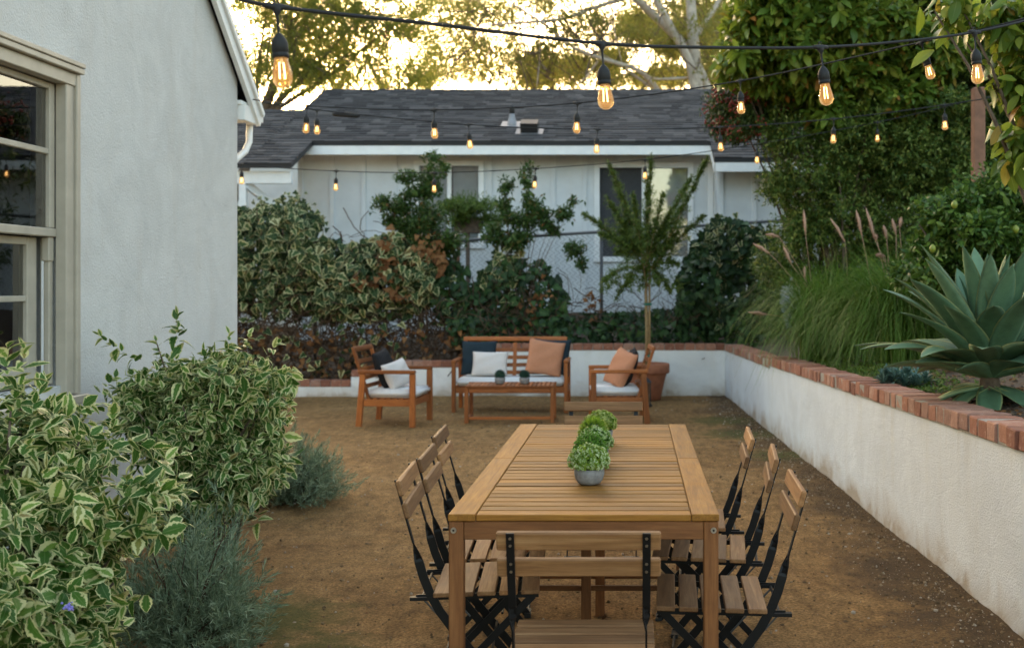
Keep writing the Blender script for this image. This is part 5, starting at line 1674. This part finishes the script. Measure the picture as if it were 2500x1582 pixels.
# ---- agave
def agave(label, c, specs, seed, wid=.15):
    r = np.random.default_rng(seed)
    t = thing('agave', label, 'agave', tuple(c))
    obj('trunk', MB().tube([(0, 0, -.1), (.01, 0, .05), (0, 0, .16)], [.06, .065, .05], 10).mesh('trunk', True), M['bark'], t)
    for (az, el, L, bend, w_) in specs:
        S = 14
        p = np.array([0, 0, .15]) if el > 0 else np.array([0, 0, .10]); a = el
        h = np.array([math.cos(az), math.sin(az), 0])
        sidev = np.array([-math.sin(az), math.cos(az), 0])
        tw = r.normal(0, .25)
        V, UVs = [], []
        for k in range(S + 1):
            u = k / S
            tg = h * math.cos(a) + UP * math.sin(a)
            nr_ = np.cross(tg, sidev)
            nr_ = -nr_ if nr_[2] * math.cos(a) < 0 else nr_
            hw_ = w_ / 2 * (0.55 + .45 * math.sin(min(u / .5, 1) * math.pi / 2)) * (1 if u < .5 else max(0, 1 - ((u - .5) / .5) ** 2.0) ** .8) + .0008
            ct_, st_ = math.cos(tw * u), math.sin(tw * u)
            s2 = sidev * ct_ + nr_ * st_; n2 = nr_ * ct_ - sidev * st_
            wav = .06 * math.sin(u * 9 + az * 3)
            for j, v in enumerate((-1, -.55, 0, .55, 1)):
                cup = .34 * (v * v) * (1 - u * .4) + wav * v * u
                V.append(p + s2 * hw_ * v + n2 * hw_ * cup); UVs.append((u, .12 + .88 * abs(v)))
            for j, v in enumerate((.6, 0, -.6)):
                V.append(p + s2 * hw_ * v + n2 * (hw_ * .34 * v * v - .016 * (1 - u) - .002)); UVs.append((u, .5))
            p = p + tg * (L / S)
            a += bend / S * (1.4 if u > .25 else .2)
        F = []
        for k in range(S):
            for j in range(8):
                F.append((k * 8 + j, k * 8 + (j + 1) % 8, k * 8 + 8 + (j + 1) % 8, k * 8 + 8 + j))
        obj('leaf', np_mesh('leaf', np.array(V), np.array(F), np.array(UVs)), M['agave'], t)
    return t
AD = 6.3
ac = onbed(2415, AD); ac[2] += .03
r = np.random.default_rng(81)
specs = []
for i, (n_, el, L, bd, w_) in enumerate(((9, 1.42, .64, -.10, .11), (15, 1.15, .78, -.25, .15), (17, .82, .76, -.45, .165), (15, .45, .72, -.6, .165), (9, .28, .54, -.5, .155), (8, -.25, .40, -.5, .13))):
    for k in range(n_):
        specs.append(((k + .5 * (i % 2) + r.uniform(-.2, .2)) * 2 * math.pi / n_, el + r.normal(0, .07), L * r.uniform(.88, 1.1), bd * r.uniform(.7, 1.3), w_ * r.uniform(.9, 1.1)))
agave('big grey green agave rosette leaning over the brick coping', ac, specs, 81)

def rosettes(label, c, n, rad, seed):
    r = np.random.default_rng(seed)
    t = thing('blue_succulent', label, 'succulent', tuple(c))
    P_, D = [], []
    for k in range(n):
        a, q_ = r.uniform(0, 6.28), rad * math.sqrt(r.random())
        P_.append((c[0] + q_ * math.cos(a), c[1] + q_ * math.sin(a), c[2] + .10 + r.uniform(0, .06))); D.append((r.normal(0, .35), r.normal(0, .35), 1))
    Mx, T = shoot_leaves(r, np.array(P_), np.array(D), 20, .06, .085, (8, 75), 0, .2, .35, .1)
    add_foliage(t, T_LONG, Mx, T, M['succ'], r)
    stems(t, tuple(c), np.array(P_) - [0, 0, .05], r, .01, 5, M['bark'])
rosettes('low blue green succulent clump tucked beside the agave', onbed(2205, 7.6), 22, .16, 82)

# ---- small ground plants along the bed edge
gp = thing('ground_cover', 'bright green low weeds between the tall grass and the brick coping', 'weeds', tuple(onbed(2060, 9)))
gp['kind'] = 'stuff'
r = np.random.default_rng(83)
n = 900
dd_ = r.uniform(7.2, 10.6, n); xx = wall_x(dd_) + .24 + np.abs(r.normal(0, .22, n))
P_ = np.stack([xx, dd_, bedz(xx, dd_) + .02], -1)
Mx, T = shoot_leaves(r, P_ + [0, 0, .02], np.tile(UP, (n, 1)) + r.normal(0, .4, (n, 3)), 5, .03, .035, (30, 80), .1)
add_foliage(gp, T_ROUND, Mx, T, M['weed'], r)

lt = thing('leaf_litter', 'dry brown leaf litter and twigs on the soil round the agave', 'leaf litter', tuple(onbed(2350, 6)))
lt['kind'] = 'stuff'
n = 1500
dd_ = r.uniform(3.6, 9.5, n); xx = wall_x(dd_) + .23 + np.abs(r.normal(0, .6, n))
P_ = np.stack([xx, dd_, bedz(xx, dd_) + .008], -1)
a = norm(np.stack([r.normal(0, 1, n), r.normal(0, 1, n), r.normal(0, .12, n)], -1))
nn = norm(np.tile(UP, (n, 1)) + r.normal(0, .35, (n, 3))); nn = norm(nn - a * (nn * a).sum(-1, keepdims=True))
add_foliage(lt, T_SIMPLE, np.stack([a, np.cross(nn, a), nn], -1) * (r.uniform(.02, .07, n))[:, None, None], P_, M['dryleaf'], r, name='litter')
scatter_lumps(r, np.stack([xx + .03, dd_ + .05, bedz(xx + .03, dd_ + .05)], -1), .012, M['soil'], lt, 'clods')
# ---- big green mass on the right
d = 8.6
t, pos, dirs, r = sh('citrus_bush', 'glossy citrus bush with small white blossoms and green lemons behind the agave',
   [pxblob(2390, 560, d, 170, 120, 150), pxblob(2480, 470, d, 160, 110, 150), pxblob(2290, 640, d, 100, 90, 120), pxblob(2300, 520, d, 85, 70, 120), pxblob(2480, 660, d, 150, 120, 130)], 1700, 91, (2400, 900), d, mat=M['citrus'], tmpl=T_BROAD, leaf=.085, nper=7, L=.15, stem_n=20, r0=.02, shell=.35, fuzz=26)
k = r.choice(len(pos), 70, False)
Mx, T = shoot_leaves(r, pos[k] + dirs[k] * .03, dirs[k], 6, .01, .028, (40, 90), 0)
add_foliage(t, T_ROUND, Mx, T, M['flowerleaf'] if 'flowerleaf' in M else M['pg3'], r, name='blossom')
for px, py in ((2277, 607), (2480, 560), (2330, 500)):
    p = at(px, py, d - .55) - np.array(t.location)
    obj('lemon', MB().lathe([(.002, -.032), (.012, -.026), (.022, -.01), (.023, .005), (.016, .02), (.006, .028), (.002, .031)], 14, p).mesh('lemon', True), M['fruit'], t)
d = 11.6
sh('rounded_shrub', 'light green small leaved shrub reaching over the corner of the white house',
   [pxblob(1990, 420, d, 130, 120, 150), pxblob(1910, 330, d, 80, 70, 110), pxblob(2080, 330, d, 130, 100, 150), pxblob(2200, 380, d, 120, 120, 150), pxblob(1900, 450, d, 65, 65, 100), pxblob(2060, 520, d, 150, 100, 130), pxblob(1960, 560, d, 100, 70, 100), pxblob(2290, 310, d, 110, 90, 120), pxblob(2310, 440, d, 110, 90, 120), pxblob(1850, 270, d + .3, 60, 50, 90), pxblob(1900, 640, d + .5, 80, 80, 90), pxblob(2000, 660, d + .4, 90, 80, 90), pxblob(2110, 650, d, 100, 80, 90), pxblob(2200, 560, d, 110, 90, 110)], 5600, 92, (2060, 800), d, mat=M['pitto'], leaf=.066, nper=9, L=.15, stem_n=10, r0=.02, shell=.4, fuzz=36)
d = 12.6
t, pos, dirs, r = sh('firethorn', 'firethorn with clusters of red berries hanging beside the roof edge',
   [pxblob(1790, 250, d - .6, 80, 70, 90), pxblob(1760, 300, d, 50, 45, 80), pxblob(1850, 290, d - .9, 80, 60, 70), pxblob(1930, 230, d, 110, 90, 120), pxblob(1800, 330, d, 45, 25, 60)], 1600, 93, (1980, 800), d, mat=M['pyra'], leaf=.065, nper=8, L=.15, stem_n=6, r0=.02, shell=.4, cat='shrub', fuzz=22)
k = r.choice(len(pos), 100, False)
bp = np.concatenate([pos[q_] + r.normal(0, .045, (16, 3)) - np.array([0, .05, 0]) for q_ in k])
scatter_lumps(r, bp, .013, M['berry'], t, 'berries')
d = 11.2
sh('broadleaf_tree', 'tree with drooping bright yellow green leaves above the firethorn berries',
   [pxblob(1840, 60, d, 90, 80, 160), pxblob(1800, 150, d, 70, 50, 120), pxblob(1940, 110, d, 110, 100, 170), pxblob(1900, 10, d, 120, 70, 170), pxblob(2050, 60, d, 120, 100, 170), pxblob(1960, -80, d, 200, 90, 200), pxblob(1890, 190, d + .3, 90, 60, 120), pxblob(2000, 190, d + .3, 110, 70, 120), pxblob(2110, 170, d + .4, 100, 80, 120), pxblob(2160, 60, d + .2, 110, 80, 120), pxblob(2260, 120, d + .4, 110, 90, 130), pxblob(2200, 240, d + .4, 100, 70, 120), pxblob(2020, 270, d + .4, 80, 50, 100)], 3000, 94, (1985, 800), 12.3, mat=M['broad'], tmpl=T_BROAD, leaf=.165, nper=9, L=.22, stem_n=5, r0=.035, shell=.35, droop=.8, fuzz=26, cat='tree', fol='crown')
d = 12.4
sh('dark_tree', 'dense dark evergreen tree filling the corner above the timber post',
   [pxblob(2200, 150, d, 200, 150, 200), pxblob(2400, 120, d, 220, 200, 220), pxblob(2330, 330, d, 220, 160, 200), pxblob(2100, 250, d, 150, 110, 170), pxblob(2500, 350, d, 220, 250, 220), pxblob(2250, -60, d, 320, 130, 220), pxblob(2150, 420, d, 150, 110, 150), pxblob(2560, 50, d, 200, 250, 200), pxblob(2380, 500, d, 200, 140, 180)], 7000, 95, (2600, 800), 13.2, mat=M['darktree'], tmpl=T_LONG, leaf=.13, nper=9, L=.22, stem_n=6, r0=.06, shell=.25, fuzz=20, cat='tree', fol='crown')
# leafy mass added behind so that no sky shows through
shrub('backdrop_foliage', 'dark leafy mass added behind the firethorn and the rounded shrub', 'tree', (4.6, 15.4, 1.0), [((4.3, 15.6, 3.0), (2.3, 1.2, 2.4)), ((3.3, 14.9, 2.0), (1.2, 1.0, 1.3)), ((5.0, 15.6, 5.0), (2.2, 1.3, 2.0)), ((6.8, 14.6, 2.8), (2, 1.5, 2.5))], 3000, T_LONG, M['darktree'], .14, 9, .25, seed=96, stem_n=10, r0=.1, shell=.2, fol='crown')
# near branch with big leaves at the top right
d = 5.4
t, pos, dirs, r = sh('leafy_branch_tree', 'tree with large hanging green and orange leaves beside the timber post',
   [pxblob(2480, 60, d, 130, 90, 130), pxblob(2490, 190, d, 70, 80, 100), pxblob(2540, 300, d, 90, 120, 110), pxblob(2330, 40, d, 60, 50, 60), pxblob(2490, 340, d, 70, 55, 80), pxblob(2560, 150, d, 120, 120, 120)], 210, 97, (2640, 900), d, mat=M['broad'], tmpl=T_BROAD, leaf=.135, nper=7, L=.22, nparts=150, stem_n=14, r0=.02, shell=.2, droop=1.2, up=-.1, cat='tree', fol='crown')

# ---- trees behind the neighbouring roof
def limb(mb, pts, r0, r1, sides=8):
    pts = np.array(pts)
    t_ = np.linspace(0, 1, len(pts)); q_ = np.linspace(0, 1, len(pts) * 4)
    P2 = np.stack([np.interp(q_, t_, pts[:, i]) for i in range(3)], -1)
    for _ in range(2): P2[1:-1] = (P2[:-2] + P2[1:-1] * 2 + P2[2:]) / 4
    mb.tube(P2, np.linspace(r0, r1, len(P2)), sides)
gt = thing('gum_tree', 'pale barked gum tree with arching limbs behind the dark roof', 'tree', tuple(at(1712, 950, 30)))
o = np.array(gt.location)
o[2] = 0; gt.location[2] = 0
A = lambda *ps: [at(x, y, 30 + dz) - o for x, y, dz in ps]
mb = MB()
limb(mb, [np.array([0, 0, 0])] + A((1705, 300, 0), (1698, 180, 0), (1690, 60, 0), (1682, -60, 0), (1690, -250, 0)), .22, .09)
obj('trunk', mb.mesh('trunk', True), M['palebark'], gt)
for ps, ra, rb_ in (([(1712, 420, 0), (1740, 250, .3), (1690, 130, .2), (1600, 40, 0), (1530, -20, -.3), (1440, -120, -1)], .17, .08),
                    ([(1705, 330, 0), (1690, 160, -.2), (1640, 70, -.4), (1590, -20, -.5), (1560, -120, -.6)], .15, .07),
                    ([(1640, 330, 0), (1610, 220, 0), (1560, 170, -.3), (1480, 148, -.6), (1400, 120, -.9), (1330, 60, -1.2), (1250, 10, -1.5)], .09, .03),
                    ([(1590, 215, 0), (1500, 150, .4), (1420, 110, .8), (1380, 50, 1)], .05, .02),
                    ([(1545, -10, 0), (1450, 20, -.5), (1370, 50, -.8), (1290, 55, -1), (1200, 62, -1.3)], .07, .03),
                    ([(1690, 190, 0), (1600, 195, -.5), (1570, 180, -.8)], .04, .02),
                    ([(1460, 150, -.5), (1430, 190, -.6), (1400, 215, -.7)], .03, .015),
                    ([(1690, 100, 0), (1740, 30, .4), (1790, -60, .6)], .09, .05),
                    ([(1310, 55, -1.1), (1320, 130, -1.1), (1310, 215, -1.1)], .03, .012),
                    ([(1490, 0, -.2), (1500, 80, -.2), (1520, 160, -.2)], .025, .01)):
    mb = MB(); limb(mb, A(*ps), ra, rb_, 6)
    obj('limb', mb.mesh('limb', True), M['palebark'], gt)
r = np.random.default_rng(101)
bl = [pxblob(1200, 40, 29, 150, 60, 110), pxblob(1330, 120, 29, 120, 55, 100), pxblob(1450, 60, 29.5, 140, 60, 100), pxblob(1150, 130, 30, 130, 60, 110), pxblob(1270, 180, 30, 110, 35, 100), pxblob(1440, 190, 31, 90, 30, 90), pxblob(1600, 10, 31, 130, 60, 110), pxblob(1560, 100, 32, 90, 50, 100), pxblob(1400, -60, 29, 300, 70, 150), pxblob(1100, -50, 29, 250, 80, 150), pxblob(1700, -40, 31, 180, 90, 150), pxblob(1740, 120, 32, 60, 60, 70)]
bl += [pxblob(r.uniform(1080, 1760), r.uniform(-40, 205), r.uniform(28, 33), r.uniform(30, 65), r.uniform(22, 45), 60) for _ in range(70)]
pos, dirs = blob_shoots(r, bl, 4200, .0, -.2, .6)
def canopy(r, x0, x1, y0, y1, d0, d1, n, thr=-.35):
    px, py, dd = r.uniform(x0, x1, n * 2), r.uniform(y0, y1, n * 2), r.uniform(d0, d1, n * 2)
    f = vnoise(px / 34 + dd, py / 26 + dd * .6, 1.0) + .7 * vnoise(px / 90, py / 60 + 3, 1.0)
    k = np.nonzero(f > thr)[0][:n]
    P_ = np.stack([(px[k] - VX) * dd[k] / FPX, dd[k], CAM_H + (VY - py[k]) * dd[k] / FPX], -1)
    return P_, norm(r.normal(size=P_.shape) - UP * .3)
Mx, T = shoot_leaves(r, pos, dirs, 5, .6, .13, (25, 75), .9)
p2, d2 = canopy(r, 1020, 1790, -90, 216, 30.8, 35, 8500, -.1)
M2, T2 = shoot_leaves(r, p2, d2, 6, .5, .10, (25, 75), .9)
add_foliage(gt, T_SIMPLE, np.concatenate([Mx, M2]), np.concatenate([T, T2]), M['euc'], r, name='crown')
mb = MB()
for i in r.choice(len(pos), 260, False):
    e = pos[i] - dirs[i] * .4
    f = e + r.normal(0, .5, 3) - np.array([0, 0, .3])
    mb.tube(np.array([f, (e + f) / 2 + r.normal(0, .08, 3), e, pos[i]]) - o, np.array([.022, .016, .011, .005]), 4, False)
tag(obj('twigs', mb.mesh('twigs', True), M['bark'], gt), kind='stuff')

def backtree(name, label, base, blobs, n, seed, leaf=.13, mat='backtree', nper=8, tr_=.18, fill=None, can=None):
    r = np.random.default_rng(seed)
    t = thing(name, label, 'tree', base, 0, 'trees beyond the neighbouring house')
    o = np.array(base)
    mb = MB()
    top = np.array(blobs[0][0])
    limb(mb, [o - o, (top - o) * .5 + np.array([.2, 0, 0]), top - o], tr_, tr_ * .4)
    obj('trunk', mb.mesh('trunk', True), M['bark'], t)
    if fill:
        blobs = blobs + [pxblob(r.uniform(fill[0], fill[1]), r.uniform(fill[2], fill[3]), blobs[0][0][1] + r.uniform(-1.5, 1.5), r.uniform(25, 60), r.uniform(18, 42), 50) for _ in range(fill[4])]
    pos, dirs = blob_shoots(r, blobs, n, .0, 0, .6)
    Mx, T = shoot_leaves(r, pos, dirs, nper, .5, leaf, (25, 80), .5)
    if can:
        p2, d2 = canopy(r, *can)
        M2, T2 = shoot_leaves(r, p2, d2, 6, .5, leaf, (25, 80), .6)
        Mx, T = np.concatenate([Mx, M2]), np.concatenate([T, T2])
    add_foliage(t, T_SIMPLE, Mx, T, M[mat], r, name='crown')
    mb = MB()
    for c, rad in blobs[:11]:
        c = np.array(c)
        limb(mb, [(top - o) * .7, (c - o) * .6 + (top - o) * .25, c - o], tr_ * .35, .02, 5)
    for i in r.choice(len(pos), min(200, len(pos)), False):
        e = pos[i] - dirs[i] * .3
        f = e + r.normal(0, .4, 3) - np.array([0, 0, .3])
        mb.tube(np.array([f, (e + f) / 2, e, pos[i]]) - o, np.array([.018, .014, .01, .004]), 3, False)
    tag(obj('limbs', mb.mesh('limbs', True), M['bark'], t), kind='stuff')
    return t, pos, r
t, pos, r = backtree('berry_tree', 'loose sunlit tree with a few red berry clusters above the house eave', (-10.4, 25, 0),
   [pxblob(720, 60, 25, 90, 70, 120), pxblob(640, 150, 25, 55, 80, 90), pxblob(760, 160, 25, 80, 50, 90), pxblob(880, 40, 25, 110, 60, 110), pxblob(850, 130, 25, 80, 50, 90), pxblob(960, 60, 25.5, 90, 60, 90), pxblob(650, 30, 25, 60, 50, 90), pxblob(800, -60, 25, 220, 70, 120), pxblob(690, 225, 25, 50, 30, 60), pxblob(600, 235, 25, 40, 40, 60), pxblob(520, 130, 25, 80, 120, 100)], 2600, 102, .088, fill=(580, 1010, -40, 210, 45), can=(560, 1060, -80, 235, 23.5, 26.5, 6400, .0))
scatter_lumps(r, np.concatenate([at(px, py, 24.6) + r.normal(0, .10, (9, 3)) for px, py in ((742, 45), (722, 60), (945, 78), (930, 92))]), .022, M['berry'], t, 'berries')
backtree('far_tree', 'pale far tree filling the sky gaps past the shingle ridge', (-6, 44, 0),
   [pxblob(900, 150, 44, 160, 60, 120), pxblob(1050, 180, 44, 120, 45, 110), pxblob(1000, 80, 44, 150, 60, 120), pxblob(780, 110, 44, 120, 70, 110), pxblob(1180, 170, 44, 120, 45, 100)], 3000, 103, .125, 'euc', fill=(560, 1320, -20, 215, 60), can=(560, 1340, -60, 216, 42, 46, 8000, .0))
backtree('far_tree', 'compact round far tree low over the ridge beside the gum limbs', (-2.2, 40, 0),
   [pxblob(1345, 180, 40, 75, 45, 80), pxblob(1300, 200, 40, 50, 28, 60), pxblob(1560, 195, 40, 70, 26, 60), pxblob(1640, 180, 40, 60, 40, 60)], 2000, 104, .18, 'backtree', fill=(1280, 1700, 120, 215, 14))
backtree('far_tree', 'far tree behind the gum trunk next to the broadleaf tree', (3.0, 38, 0),
   [pxblob(1720, 60, 38, 110, 90, 110), pxblob(1640, 100, 38, 60, 60, 70), pxblob(1780, 180, 38, 80, 80, 80), pxblob(1560, 60, 38, 70, 50, 60)], 3000, 105, .2, 'backtree')

# ---- loose stones and fallen leaves on the earth
r = np.random.default_rng(111)
n = 26000
yy = 1.2 + 13.5 * r.random(n) ** 1.5
hw_ = np.where(r.random(n) < .45, np.abs(r.normal(0, .22, n)), r.uniform(0, 4, n))
xx = wall_x(yy) - .01 - hw_
xx = np.where(xx < -2.8, r.uniform(-2.6, 1.2, n), xx)
P_ = np.stack([xx, yy, gz(xx, yy) + .0005], -1)
st = thing('loose_stones', 'loose grit and small stones strewn over the brown earth', 'gravel', (0, 6, 0))
st['kind'] = 'stuff'
bm = bmesh.new(); bmesh.ops.create_icosphere(bm, subdivisions=1, radius=1)
v = np.array([p.co[:] for p in bm.verts]); f = np.array([[q.index for q in p.verts] for p in bm.faces]); bm.free()
s = (.0022 + .0095 * r.random((n, 1, 1)) ** 6) * r.uniform(.6, 1.3, (n, 1, 3))
V = (v[None] * s * r.uniform(.75, 1.2, (n, len(v), 1)) + (P_ - np.array([0, 6, 0]))[:, None]).reshape(-1, 3)
M['stone'] = leafmat('grit', [(0, (.11, .068, .035)), (.45, (.19, .12, .06)), (.8, (.28, .19, .105)), (1, (.50, .43, .34))], 0, .9, spec=.2)
o_ = obj('stones', np_mesh('stones', V, (f[None] + (np.arange(n) * len(v))[:, None, None]).reshape(-1, 3), np.tile(np.array([[.5, .5]]), (n * len(v), 1)), np.repeat(r.random(n), len(v)), False), M['stone'], st)
o_['kind'] = 'stuff'
n2_ = 260
yy2 = 1.5 + 12 * r.random(n2_) ** 1.3; xx2 = r.uniform(-2.2, 1.3, n2_)
a_ = norm(np.stack([r.normal(0, 1, n2_), r.normal(0, 1, n2_), r.normal(0, .15, n2_)], -1))
q2 = norm(np.tile(UP, (n2_, 1)) + r.normal(0, .3, (n2_, 3))); q2 = norm(q2 - a_ * (q2 * a_).sum(-1, keepdims=True))
add_foliage(st, T_SIMPLE, np.stack([a_, np.cross(q2, a_), q2], -1) * (.006 + .022 * r.random(n2_) ** 3)[:, None, None], np.stack([xx2, yy2, gz(xx2, yy2) + .004], -1), M['dryleaf'], r, name='leaf_crumbs')
for x, y, s_ in ((-.33, 4.9, .06), (-.2, 5.3, .035), (-.12, 5.05, .04), (.05, 5.5, .035), (.75, 3.9, .03), (-1.1, 4.2, .03)):
    a = r.uniform(0, 6.28)
    m4 = Matrix.Translation((x, y, .02)) @ Matrix.Rotation(a, 4, 'Z') @ Matrix.Rotation(r.normal(0, .3), 4, 'X') @ Matrix.Scale(s_, 4)
    ob = obj('fallen_leaf', tmpl_mesh(T_BROAD, M['dryleaf']), None, None, mtx=m4)
    tag(ob, 'small dry brown leaf lying on the earth near the dining table', 'leaf', 'fallen leaves on the earth')
